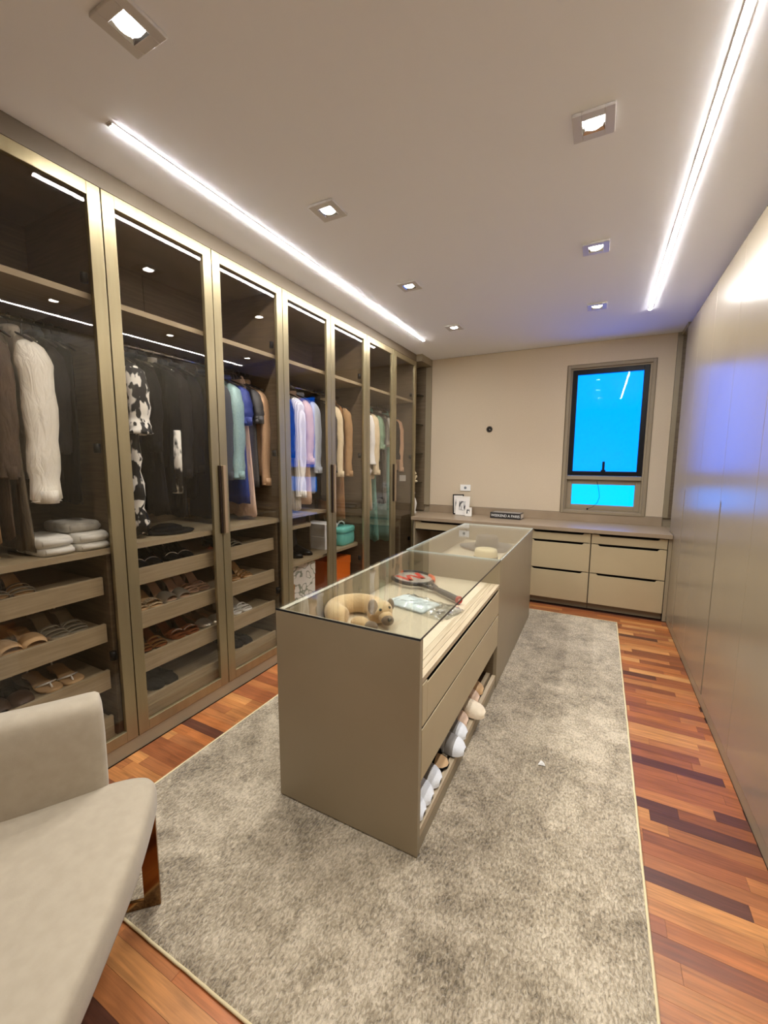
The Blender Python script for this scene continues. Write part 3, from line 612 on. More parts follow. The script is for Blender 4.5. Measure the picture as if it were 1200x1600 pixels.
hat('straw_hat', 'cream straw hat with grey band before the grey felt hat', (-.70, 2.98, DZ+.001), .083, .10, .135, STRAW, mat('hat_band_grey', (120,110,92), .8), band=(0,.045))
# ------------------------------------------------------------------ armchair
ch = thing('armchair', 'beige upholstered armchair with bronze sled frame in front of wardrobe', 'armchair', (-1.2, .3, .0))
FAB = mat('beige_upholstery', (172,159,137), .85, var=(166,153,131), scale=30, sheen=.25, bump=.05, bscale=420)
def seat_mesh():
    # outline from the front corner along the front edge, round the out-of-view side and back
    O = [(-1.165,.715),(-1.12,.69),(-1.04,.615),(-.96,.530),(-.88,.430),(-.80,.325),(-.72,.21),(-.66,.10),(-.66,.02),(-.74,-.08),(-.95,-.25),(-1.2,-.30),(-1.45,-.12),(-1.53,.12),(-1.45,.38),(-1.35,.52),(-1.27,.640),(-1.21,.70)]
    c = Vector((sum(p[0] for p in O)/len(O), sum(p[1] for p in O)/len(O)))
    def smoothO(f, z, zf=lambda p: 0): 
        r = []
        n = len(O)
        for i in range(n*4):
            t = i/4; k = int(t) % n; u = t-int(t); p0, p1, p2, p3 = (Vector(O[(k+q) % n]) for q in (-1,0,1,2))
            p = .5*((2*p1)+(-p0+p2)*u+(2*p0-5*p1+4*p2-p3)*u*u+(-p0+3*p1-3*p2+p3)*u**3)
            q = c+(p-c)*f; r.append((q.x, q.y, z+zf(q)))
        return r
    zt = lambda q: .008*noise.noise((q.x*5,q.y*5,2))
    return MB().loft([smoothO(.90,.335), smoothO(.975,.34), smoothO(1.0,.36), smoothO(1.004,.385), smoothO(.995,.412,zt), smoothO(.972,.428,zt), smoothO(.93,.434,zt), smoothO(.7,.437,zt), smoothO(.4,.439,zt), smoothO(.1,.44,zt)])
obj('seat', seat_mesh(), FAB, ch, smooth=True)
def back_mesh():
    P = [(-1.300,.645),(-1.318,.605),(-1.355,.540),(-1.405,.46),(-1.475,.36),(-1.545,.24),(-1.575,.10),(-1.555,-.05),(-1.47,-.18),(-1.33,-.29),(-1.2,-.335)]
    rings = []
    n = len(P)
    for i, p in enumerate(P):
        a = Vector(P[max(i-1,0)]); b = Vector(P[min(i+1,n-1)]); t = (b-a).normalized(); nn = Vector((t.y*-1, t.x)) ; 
        if nn.dot(Vector((-1.1,.2))-Vector(p)) < 0: nn = -nn     # inward
        th, z0, z1 = .055, .36, .705
        prof = [(-th,z0),(-th,.5),(-th,z1-.05),(-th*.93,z1-.018),(-th*.6,z1-.003),(0,z1),(th*.6,z1-.004),(th*.92,z1-.022),(th,z1-.06),(th*1.05,.6),(th*1.02,.5),(th*.95,.43),(th*.9,z0)]
        if i == 0: 
            prof0 = [(u*.72, z if z < .5 else .5+(z-.5)*.95) for u, z in prof]; rings.append([(p[0]-t.x*.012+nn.x*u, p[1]-t.y*.012+nn.y*u, z) for u, z in prof0])
        rings.append([(p[0]+nn.x*u, p[1]+nn.y*u, z) for u, z in prof])
    return MB().loft(rings)
obj('backrest', back_mesh(), FAB, ch, smooth=True, sub=1)
sd = Vector((-.73,-.69,0)).normalized(); fe = Vector((.68,-.73,0)).normalized()
def legframe(base):
    m_ = MB(); w = .046; th = .010; L = .55; A = Vector(base)
    def flat(p, q, r, s): pass
    def bar(a, b, c, d):   # quad in the sled plane extruded along fe
        vs = [Vector(v) for v in (a,b,c,d)]; o = [v+fe*th for v in vs]; m_.add(vs+o, [(0,1,2,3),(7,6,5,4),(0,4,5,1),(1,5,6,2),(2,6,7,3),(3,7,4,0)])
    Z = Vector((0,0,1))
    bar(A, A+sd*w, A+sd*w+Z*.36, A+Z*.36)
    bar(A+sd*w, A+sd*L, A+sd*L+Z*w*.62, A+sd*w+Z*w*.62)
    bar(A+sd*L, A+sd*(L+w), A+sd*(L+w)+Z*.36, A+sd*L+Z*.36)
    return m_
obj('sled_leg', legframe((-1.150,.705,.0125)), BRONZE, ch, bev=.001)
obj('sled_leg', legframe((-.70,.20,.0125)), BRONZE, ch, bev=.001)
# ------------------------------------------------------------------ clothes on the rods
RODX, RODZ = -2.21, 1.985
HANG = mat('velvet_hanger', (48,40,36), .9); ROD_HOOK = CHROME
def hanger(y, label, m=None, group='hangers carrying clothes', tilt=0):
    t = thing('hanger', label, 'hanger', (RODX, y, RODZ), tilt, group)
    hk = [(.0165*math.cos(a), 0, .0165*math.sin(a)) for a in [math.radians(-20+k*25) for k in range(9)]]
    obj('hook', MB().tube(hk+[(-.012,0,-.012),(0,0,-.03),(0,0,-.062)], .0026, 6), ROD_HOOK, t, smooth=True, local=True)
    obj('shoulder_bar', MB().tube([(-.175,0,-.118),(-.12,0,-.092),(-.05,0,-.068),(0,0,-.062),(.05,0,-.068),(.12,0,-.092),(.175,0,-.118)], [.005,.007,.0075,.008,.0075,.007,.005], 8, flat=.7), m or HANG, t, smooth=True, local=True)
    return t
def garment(name, label, cat, y, m, length, a0=.16, a1=None, th=.036, sleeve=0, sr=.05, folds=5, amp=.28, top=1.928, sm=None, strap=False, cm=None, seed=1, hem=0, ruf=0, hang=True, tilt=0, hm=None, group=None, bell=0, cl=.045, xo=0):
    a1 = a1 or a0*1.0; th *= .74; R = random.Random(seed); ph = R.random()*6; rings = []
    zs = [0,-.022,-.048,-.085,-.14]+[-.14-(length-.14)*k/12 for k in range(1,13)]
    for i, z in enumerate(zs):
        g = max(0, (-z-.14)/max(length-.14, .01))
        if strap: a = (.11,.115,.12,.122,.115)[i] if i < 5 else .115+(a1-.115)*g
        else: a = (.045,.075,.115,a0,a0*.98)[i] if i < 5 else a0*.98+(a1-a0*.98)*g
        t = (.022,.024,.026,th,th)[i] if i < 5 else th*(1+.22*g)
        ring = []
        for k in range(28):
            u = 2*PI*k/28; cs, sn = math.cos(u), math.sin(u)
            f = 1+amp*min(1, .25+g)*math.sin(folds*u+ph+2.2*g)*(.6+.4*math.sin(3*u+ph))
            x = a*math.copysign(abs(cs)**.8, cs)*(1+.06*amp*math.sin(folds*u+ph)+ruf*g*.18*math.sin(9*g*PI+u))
            zz = z-(hem*cs*g if i > 5 else 0)+(.012*math.sin(folds*u+ph) if i == len(zs)-1 else 0)
            ring.append((x, t*sn*f+.006*math.sin(4*g+ph)*g, zz))
        rings.append(ring)
    b = MB(); b.loft(rings)
    o = obj(name, b, m, smooth=True, local=True, sub=0); o.location = (RODX+xo, y, top); o.rotation_euler = (0,0,tilt); tag(o, label, cat, group)
    if sleeve:
        for s in (-1, 1):
            p = [(s*a0*.82,0,-.062),(s*(a0+.004),0,-.10),(s*(a0+.022),.003,-.18),(s*(a0+.028),.004,-.18-(sleeve-.18)*.4),(s*(a0+.022),0,-.18-(sleeve-.18)*.75),(s*(a0+.03+bell*.3),-.004,-sleeve*.985),(s*(a0+.03+bell*.3),-.004,-sleeve)]
            p2 = []
            for q in range(len(p)-1):
                for k in range(3): f = k/3; p2.append(tuple(p[q][c]*(1-f)+p[q+1][c]*f for c in range(3)))
            p2.append(p[-1]); r = []
            for q in range(len(p2)):
                f = q/(len(p2)-1); r.append((sr*(.50+.50*min(1, f*4.5))*(1-.24*f)+bell*max(0,f-.6))*(1+.07*math.sin(q*1.9+ph)))
            sl = obj('sleeve', MB().tube(p2, r, 12, flat=.62), sm or m, o, smooth=True, local=True)
            cf = [Vector(p2[-1])+Vector((0,0,cl)), Vector(p2[-1])+Vector((0,0,-.006))]
            if not bell: obj('cuff', MB().tube(cf, [r[-1]*(1.06+.3*max(0,cl-.05)), r[-1]*1.08], 12, flat=.62), cm or sm or m, sl, smooth=True, local=True)
    if strap:
        for s in (-1, 1): obj('shoulder_strap', MB().tube([(s*.10,.0,-.002),(s*.095,0,.012),(s*.085,0,.02)], .006, 6), m, o, local=True)
    elif cat not in ('skirt','trousers','scarf'):
        cr = [[(.052*math.cos(2*PI*k/16)*f, .03*math.sin(2*PI*k/16)*f, z) for k in range(16)] for f, z in ((1.0,-.012),(1.08,.006),(.95,.020),(.82,.012))]
        obj('collar', MB().loft(cr, caps=False), cm or m, o, smooth=True, local=True)
    if hang: hanger(y, 'dark hanger carrying the '+(hm or label.split(' hanging')[0]).replace('hanging ',''))
    return o
BW = pattern('black_white_print', ((12,12,12),(240,236,228)), 24, 'noise', .7, (1,1,.5), (.49,.53))
MARB = pattern('marbled_print', ((22,20,20),(232,228,220)), 22, 'noise', .6, (1,1,.6), (.44,.56))
BLK = mat('black_cloth', (15,14,14), .9, spec=.2); BLK2 = mat('charcoal_cloth', (30,28,29), .9, spec=.2); OFFW = mat('offwhite_cloth', (246,242,232), .85, var=(240,235,222), scale=14)
TEAL = pattern('teal_sequins', ((70,108,116),(172,206,206)), 90, 'voronoi', .28, (1,1,1), (.1,.6), .3, .25)
NAVY = pattern('navy_sequins', ((22,34,92),(52,72,160)), 110, 'voronoi', .3, (1,1,1), (.1,.7), .3, .25)
GOLDQ = pattern('rose_gold_sequins', ((150,108,78),(236,198,160)), 100, 'voronoi', .28, (1,1,1), (.1,.6), .3, .4)
BLKQ = pattern('black_sequins', ((12,12,14),(120,120,124)), 120, 'voronoi', .25, (1,1,1), (.25,.75), .3, .2)
KNIT = pattern('white_knit', ((214,208,200),(246,243,238)), 26, 'wave', .95, (1,1,.25), (.1,.7), .5, 0, .4)
PUFF = pattern('quilted_grey', ((58,52,48),(96,88,82)), 8, 'wave', .6, (0,.0,1), (.1,.6), .9)
CREAM = mat('cream_cloth', (228,210,176), .85, var=(216,197,161), scale=10); TAN = mat('tan_cloth', (176,140,98), .85, var=(160,124,84), scale=12)
BEIGE = mat('beige_cloth', (206,184,150), .85); SAGE = mat('sage_cloth', (140,168,142), .8, var=(124,152,128), scale=10); TEALC = mat('teal_green_cloth', (112,160,146), .75, var=(96,142,130), scale=8)
BLUSH = mat('blush_cloth', (226,196,176), .7, var=(214,182,160), scale=9); PINKB = mat('pink_beige_cloth', (204,164,132), .8); BROWN = mat('brown_cloth', (84,66,50), .85, var=(70,54,40), scale=10)
RED = mat('red_cloth', (158,32,38), .8); OLIVE = mat('grey_brown_cloth', (110,98,80), .85, var=(96,84,68), scale=8); FRINGE = mat('straw_fringe', (206,180,132), .85)
PALEB = mat('pale_blue_shirt', (206,216,232), .8); SUEDE = mat('brown_suede', (158,116,76), .95, var=(138,98,62), scale=12); BEAD = pattern('beaded_black', ((16,16,16),(226,222,212)), 130, 'voronoi', .4, (1,1,1), (.62,.66))
for nm in ('offwhite_cloth','cream_cloth','tan_cloth','beige_cloth','sage_cloth','teal_green_cloth','blush_cloth','pink_beige_cloth','brown_cloth','red_cloth','grey_brown_cloth','pale_blue_shirt','brown_suede','black_cloth','charcoal_cloth'):
    n = MATS[nm].node_tree.nodes; l = MATS[nm].node_tree.links; p = n['Principled BSDF']
    tc = n.new('ShaderNodeTexCoord'); mp = n.new('ShaderNodeMapping'); mp.inputs['Scale'].default_value = (1.2,1.2,.38); l.new(tc.outputs['Object'], mp.inputs[0])
    t = n.new('ShaderNodeTexNoise'); t.inputs['Scale'].default_value = 22; t.inputs['Detail'].default_value = 3; t.inputs['Distortion'].default_value = .8; l.new(mp.outputs[0], t.inputs['Vector'])
    bp = n.new('ShaderNodeBump'); bp.inputs['Strength'].default_value = .55; bp.inputs['Distance'].default_value = .02; l.new(t.outputs['Fac'], bp.inputs['Height']); l.new(bp.outputs[0], p.inputs['Normal'])
# first wardrobe
g = garment('shawl', 'red fringed shawl hanging at the left edge of the nearest wardrobe', 'scarf', .70, RED, .82, a0=.14, a1=.15, th=.03, folds=4, seed=2, top=1.915)
fr = MB(); R = random.Random(5)
for k in range(34):
    x = -.14+.28*k/33; fr.tube([(x, .02*math.sin(k), -.80), (x+.008*R.uniform(-1,1), .022*math.sin(k*1.3), -.86), (x+.02*R.uniform(-1,1), .03*math.sin(k*2.1), -.902)], .0042, 5)
fo_ = obj('fringe', fr, FRINGE, g, local=True, smooth=True); fo_['kind'] = 'stuff'
garment('long_dress', 'long tan dress hanging right beside the red fringed shawl', 'dress', .735, TAN, .86, a0=.14, a1=.15, th=.016, seed=3, strap=True)
garment('long_coat', 'long dark brown coat hanging left of the off-white jacket', 'coat', .772, BROWN, .84, a0=.15, a1=.17, th=.02, sleeve=.6, sr=.042, seed=4)
garment('long_dress', 'long grey-brown dress reaching the shelf just left of the off-white jacket', 'dress', .812, OLIVE, .895, a0=.15, a1=.2, th=.02, seed=5, amp=.4)
garment('jacket', 'off-white jacket with long sleeve hanging in the nearest wardrobe', 'jacket', .88, OFFW, .60, a0=.158, a1=.17, th=.042, sleeve=.70, sr=.068, seed=6)
garment('blouse', 'nearly black blouse hanging right of the off-white jacket', 'blouse', .965, BLK2, .62, a0=.145, th=.026, sleeve=.5, sr=.04, seed=7)
garment('dress', 'nearly black dress at the right end of the nearest rod', 'dress', 1.035, BLK, .72, a0=.145, th=.026, seed=8)
for k, y in enumerate((.925, 1.0, 1.07)): hanger(y, ('leftmost','middle','rightmost')[k]+' of three empty clear acrylic hangers on the nearest wardrobe rod', ACRYL, 'clear hangers on the nearest rod', .15*(k-1))
# second wardrobe
garment('ruffled_dress', 'black and white printed ruffled dress in the second glass wardrobe', 'dress', 1.295, BW, .90, a0=.155, a1=.185, th=.05, sleeve=.40, sr=.06, seed=9, ruf=1, bell=.04, amp=.45)
garment('blouse', 'black blouse beside the black and white ruffled dress', 'blouse', 1.375, BLK, .58, a0=.15, th=.03, sleeve=.48, sr=.05, seed=10)
garment('long_dress', 'long black dress in the middle of the second wardrobe', 'dress', 1.43, BLK2, .80, a0=.13, a1=.18, th=.03, seed=11, amp=.4)
garment('blouse', 'dark blouse with marbled black and white sleeve cuffs', 'blouse', 1.49, BLK, .56, a0=.15, th=.03, sleeve=.70, sr=.045, seed=12, cm=MARB, cl=.33)
garment('coat', 'black coat right of the marbled sleeves in the second wardrobe', 'coat', 1.55, BLK2, .84, a0=.155, a1=.17, th=.036, sleeve=.62, sr=.045, seed=13)
garment('suit_jacket', 'charcoal suit jacket behind the wardrobe door handle', 'jacket', 1.63, BLK2, .74, a0=.155, a1=.16, th=.036, sleeve=.6, sr=.045, seed=14)
garment('coat', 'dark slate coat hanging left of the teal sequin jacket', 'coat', 1.83, mat('slate_cloth', (62,66,74), .8), .88, a0=.158, a1=.17, th=.045, sleeve=.64, sr=.05, seed=15)
garment('sequin_jacket', 'teal sequin jacket with long sleeve hanging above the trays', 'jacket', 1.915, TEAL, .60, a0=.16, a1=.165, th=.04, sleeve=.64, sr=.06, seed=16)
garment('sequin_dress', 'long navy sequin dress beside the teal sequin jacket', 'dress', 1.995, NAVY, .80, a0=.165, a1=.19, th=.045, sleeve=.3, sr=.05, seed=17)
garment('satin_dress', 'long blush satin dress reaching the shelf below the black sequins', 'dress', 2.06, BLUSH, .895, a0=.13, a1=.19, th=.036, seed=18, strap=True, amp=.5, folds=7)
garment('sequin_dress', 'black sequin dress between the navy and rose gold sequins', 'dress', 2.112, BLKQ, .70, a0=.155, a1=.165, th=.036, sleeve=.28, sr=.045, seed=19)
garment('sequin_jacket', 'rose gold sequin jacket at the right end of its rod', 'jacket', 2.165, GOLDQ, .62, a0=.155, a1=.16, th=.036, sleeve=.69, sr=.045, seed=20)
for k in range(12): hanger(1.275+.072*k+(.012 if k % 2 else 0), 'empty clear acrylic hanger on the second wardrobe rod', ACRYL, 'clear hangers on the second rod', .2*math.sin(k*2.1))
# third wardrobe
garment('cardigan', 'white knitted cardigan with long sleeve above the black boots', 'cardigan', 2.53, KNIT, .90, a0=.155, a1=.185, th=.055, sleeve=.80, sr=.068, seed=21)
garment('blouse', 'blush blouse hanging right of the white knitted cardigan', 'blouse', 2.655, BLUSH, .86, a0=.15, a1=.19, th=.045, sleeve=.55, sr=.052, seed=22)
garment('shirt', 'pale blue shirt hanging behind the second door handle', 'shirt', 2.75, PALEB, .78, a0=.155, th=.04, sleeve=.62, sr=.05, seed=23)
garment('shirt', 'black shirt at the left end of the third rod', 'shirt', 2.43, BLK, .6, a0=.15, th=.035, sleeve=.5, sr=.045, seed=24)
garment('quilted_coat', 'dark grey quilted coat left of the cream coat', 'coat', 2.965, PUFF, .86, a0=.158, a1=.168, th=.055, sleeve=.62, sr=.058, seed=25)
garment('coat', 'cream coat hanging left of the tan coat above the teal case', 'coat', 3.075, CREAM, .66, a0=.155, a1=.165, th=.04, sleeve=.66, sr=.05, seed=26)
garment('trousers', 'long brown suede trousers hanging behind the tan coat', 'trousers', 3.145, SUEDE, 1.05, a0=.13, a1=.15, th=.034, seed=27, xo=.04, amp=.4)
garment('coat', 'tan coat with long sleeve near the third wardrobe end', 'coat', 3.215, TAN, .64, a0=.16, a1=.165, th=.042, sleeve=.66, sr=.055, seed=28)
# fourth wardrobe
garment('trousers', 'white trousers hanging at the left end of the last glass wardrobe', 'trousers', 3.585, OFFW, 1.16, a0=.10, a1=.10, th=.03, seed=29)
garment('ruffled_blouse', 'white ruffled blouse at the start of the last rod', 'blouse', 3.655, mat('white_cloth', (242,240,236), .8), .66, a0=.15, a1=.17, th=.042, sleeve=.56, sr=.055, seed=30, ruf=.8, bell=.03)
garment('coat', 'cream coat with long sleeve in the last glass wardrobe', 'coat', 3.735, CREAM, .70, a0=.158, a1=.17, th=.045, sleeve=.66, sr=.06, seed=31)
garment('knee_length_dress', 'beige knee-length dress below the cream coat sleeve', 'dress', 3.695, BEIGE, 1.02, a0=.13, a1=.17, th=.028, seed=32, strap=True)
garment('long_dress', 'long teal green dress with full hem in the last wardrobe', 'dress', 3.8, TEALC, 1.36, a0=.13, a1=.19, th=.05, seed=33, strap=True, amp=.45, folds=7)
garment('blouse', 'sage green blouse left of the last door handle', 'blouse', 3.865, SAGE, .52, a0=.155, a1=.16, th=.04, sleeve=.40, sr=.055, seed=34)
garment('dark_dress', 'dark charcoal dress between sage blouse and beaded dress', 'dress', 3.94, BLK2, .92, a0=.15, a1=.16, th=.035, seed=35)
garment('beaded_dress', 'black dress dotted with pale beads behind the last handle', 'dress', 4.03, BEAD, .98, a0=.155, a1=.155, th=.035, seed=36)
garment('collared_blouse', 'white draped blouse right of the beaded black dress', 'blouse', 4.10, OFFW, .36, a0=.155, a1=.17, th=.045, sleeve=.30, sr=.05, seed=37, bell=.03)
garment('long_dress', 'long pale teal dress hanging down beside the last handle', 'dress', 4.17, mat('pale_teal_cloth', (146,186,172), .75), 1.42, a0=.14, a1=.17, th=.036, seed=38, strap=True, amp=.45)
garment('black_jacket', 'black jacket left of the pink-beige coat', 'jacket', 4.25, BLK, .62, a0=.155, th=.036, sleeve=.5, sr=.045, seed=39)
garment('coat', 'pink-beige coat at the far end of the last rod', 'coat', 4.34, PINKB, .62, a0=.158, a1=.16, th=.034, sleeve=.64, sr=.045, seed=40)
# ------------------------------------------------------------------ folded and boxed things
def rbox(w, d, h, r, n=6):
    """soft slab, local, base at z=0, w along x, d along y"""
    rings = []
    for f, z in ((.82,0),(.95,h*.12),(1,h*.4),(1,h*.62),(.95,h*.88),(.80,h)):
        ring = []
        for k in range(32):
            u = 2*PI*k/32; cs, sn = math.cos(u), math.sin(u); e = .35
            ring.append((w/2*math.copysign(abs(cs)**e, cs)*(1-(1-f)*.35), d/2*math.copysign(abs(sn)**e, sn)*(1-(1-f)*.55), z+.003*noise.noise((cs*3,sn*3,z*40+w*9))))
        rings.append(ring)
    return MB().loft(rings)
WHK = mat('white_jersey', (232,230,222), .9, var=(222,220,212), scale=12)
for (lab, x, y, z, w, d, h, m) in (('folded white top at the bottom of the left pile on the shelf', -2.10, .885, 1.005, .26, .125, .034, WHK), ('folded white top at the top of the left pile on the shelf', -2.105, .88, 1.0395, .26, .13, .040, WHK),
        ('folded white top at the bottom of the right pile on the shelf', -2.09, 1.018, 1.005, .26, .135, .034, WHK), ('folded white top in the middle of the right pile on the shelf', -2.095, 1.018, 1.0395, .26, .14, .042, WHK),
        ('crumpled grey-white top lying highest on the right folded pile', -2.13, 1.01, 1.082, .22, .15, .042, mat('grey_white_jersey', (196,192,182), .9, var=(160,156,146), scale=18))):
    t = thing('folded_shirt', lab, 'folded clothes', (x, y, z), 0, 'folded white tops')
    obj('body', rbox(w, d, h, .02), m, t, smooth=True, local=True)
    obj('fold', MB().tube([(w/2*.97, -d*.40, h*.5), (w/2*1.0, 0, h*.5), (w/2*.97, d*.40, h*.5)], [h*.30, h*.34, h*.30], 8), m, t, smooth=True, local=True)
bt = thing('felt_beret', 'flat black felt cap lying on the shelf of the second wardrobe', 'hat', (-2.12, 1.47, 1.005))
obj('crown', MB().lathe([(.075,0),(.085,.012),(.075,.03),(.045,.042),(.004,.044)], 24), BLK, bt, smooth=True, local=True)
obj('brim', MB().lathe([(.07,.001),(.135,.003),(.14,.007),(.08,.010)], 28), BLK, bt, smooth=True, local=True)
def carton(name, label, x0, x1, y0, y1, z0, z1, m, lid=None, lidh=.04, group=None, cat='box'):
    t = thing(name, label, cat, ((x0+x1)/2, (y0+y1)/2, z0), group=group)
    obj('box_body', bx(x0+.003, y0+.003, z0, x1-.003, y1-.003, z1-.002), m, t, bev=.001)
    obj('lid', bx(x0, y0, z1-lidh, x1, y1, z1), lid or m, t, bev=.001)
    return t
WBOX = mat('white_card', (236,234,230), .6); ORB = mat('orange_card', (236,116,22), .55); KRAFT = mat('kraft_card', (176,130,82), .8)
SWIRL = pattern('swirl_card', ((150,156,138),(240,238,232)), 15, 'wave', .6, (1,1,1), (.06,.22), 0, 0, 14)
carton('shoe_box', 'lower white shoe box beside the black boots', -2.30, -2.05, 2.87, 3.05, .641, .75, WBOX, group='white shoe boxes')
carton('shoe_box', 'upper white shoe box in the stack beside the black boots', -2.30, -2.05, 2.87, 3.05, .7505, .86, WBOX, group='white shoe boxes')
carton('dark_box', 'dark brown box on the short shelf above the black boots', -2.34, -2.02, 2.26, 2.585, .9205, .978, mat('dark_brown_card', (58,40,30), .3))
t = thing('gift_box', 'tall white gift box with grey swirls below the boots shelf', 'box', (-2.14, 2.585, .0905), -.25)
obj('box_body', bx(-.11,-.11,0,.11,.11,.44), SWIRL, t, local=True); obj('lid', bx(-.113,-.113,.40,.113,.113,.505), SWIRL, t, local=True, bev=.001)
obj('label_side', bx(-.08,.1131,.05,.1,.1141,.48), WBOX, t, local=True)
carton('kraft_box', 'brown kraft box left of the swirl patterned gift box', -2.3, -2.02, 2.262, 2.43, .251, .46, KRAFT)
carton('white_carton', 'low white carton under the brown kraft box', -2.3, -2.01, 2.26, 2.44, .0905, .2505, WBOX)
carton('orange_box', 'large orange box at the bottom of the third wardrobe', -2.4, -2.02, 2.90, 3.235, .0905, .53, ORB, lidh=.07)
sb = carton('grey_box', 'small grey box with round white sticker beside the gift box', -2.42, -2.24, 2.755, 2.88, .0905, .54, mat('grey_card', (120,104,84), .7))
obj('sticker', MB().prism([(2.815+.05*math.cos(2*PI*k/20), .45+.05*math.sin(2*PI*k/20)) for k in range(20)], lambda u,v,w: (w,u,v), -2.2398, -2.2388), mat('sticker_print', (216,210,200), .6), sb)
tc_ = thing('vanity_case', 'teal zipped vanity case on the rounded shelf', 'case', (-2.10, 3.19, .641), .06); MINT = mat('teal_vinyl', (122,208,196), .45, var=(112,196,184), scale=10)
obj('case_body', rbox(.19,.25,.115,.02), MINT, tc_, smooth=True, local=True)
l_ = rbox(.196,.256,.05,.02); l_.v = [(v[0], v[1], v[2]+.112) for v in l_.v]; obj('case_lid', l_, MINT, tc_, smooth=True, local=True)
zz = [(.099*math.copysign(abs(math.cos(2*PI*k/32))**.35, math.cos(2*PI*k/32)), .129*math.copysign(abs(math.sin(2*PI*k/32))**.35, math.sin(2*PI*k/32)), .114) for k in range(32)]
obj('zip', MB().tube(zz, .003, 5, closed=True), mat('teal_dark', (70,130,122), .5), tc_, local=True)
obj('handle', MB().tube([(0,-.075,.158),(0,-.06,.188),(0,-.02,.205),(0,.02,.205),(0,.06,.188),(0,.075,.158)], .008, 8), mat('pale_strap', (228,232,226), .5), tc_, smooth=True, local=True)
# boots
def boot(loc, label, rz=0):
    t = thing('boot', label, 'boot', loc, rz, 'black boots')
    rings = []
    for (x, z, a, b) in ((.0,.285,.052,.046),(.002,.22,.050,.044),(.004,.15,.044,.038),(.012,.10,.044,.037),(.03,.075,.052,.037),(.075,.055,.05,.037),(.12,.04,.034,.039),(.165,.03,.026,.036),(.2,.024,.018,.024)):
        pass
    sh = MB(); rr = []
    for (x, z, a, b) in ((0,.285,.052,.046),(.002,.22,.05,.044),(.004,.15,.045,.039),(.010,.10,.046,.038),(.016,.06,.052,.037),(.018,.022,.056,.036)):
        rr.append([(x+a*math.cos(2*PI*k/18), b*math.sin(2*PI*k/18), z) for k in range(18)])
    sh.loft(rr); obj('shaft', sh, BOOTM, t, smooth=True, local=True)
    ft = MB(); rr = []
    for (x, h, b) in ((.0,.088,.036),(.04,.085,.037),(.08,.068,.039),(.12,.052,.040),(.16,.042,.036),(.19,.034,.026),(.204,.026,.012)):
        rr.append([(x, b*math.cos(PI*k/12), .016+(h-.016)*math.sin(PI*k/12)) for k in range(13)])
    ft.loft(rr); obj('foot', ft, BOOTM, t, smooth=True, local=True)
    so_ = [(-.045,-.03),(.0,-.036),(.06,-.034),(.12,-.041),(.17,-.034),(.205,-.012),(.208,.012),(.17,.034),(.12,.041),(.06,.034),(0,.036),(-.045,.03)]
    obj('sole', MB().prism(so_, lambda u,v,w: (u,v,w), .0, .016), BLK, t, local=True)
BOOTM = mat('black_leather', (26,24,26), .28, var=(20,19,20), scale=8)
boot((-2.24, 2.52, .641), 'left one of the two black ankle boots on the shelf', .1); boot((-2.24, 2.65, .641), 'right one of the two black ankle boots on the shelf', .05)
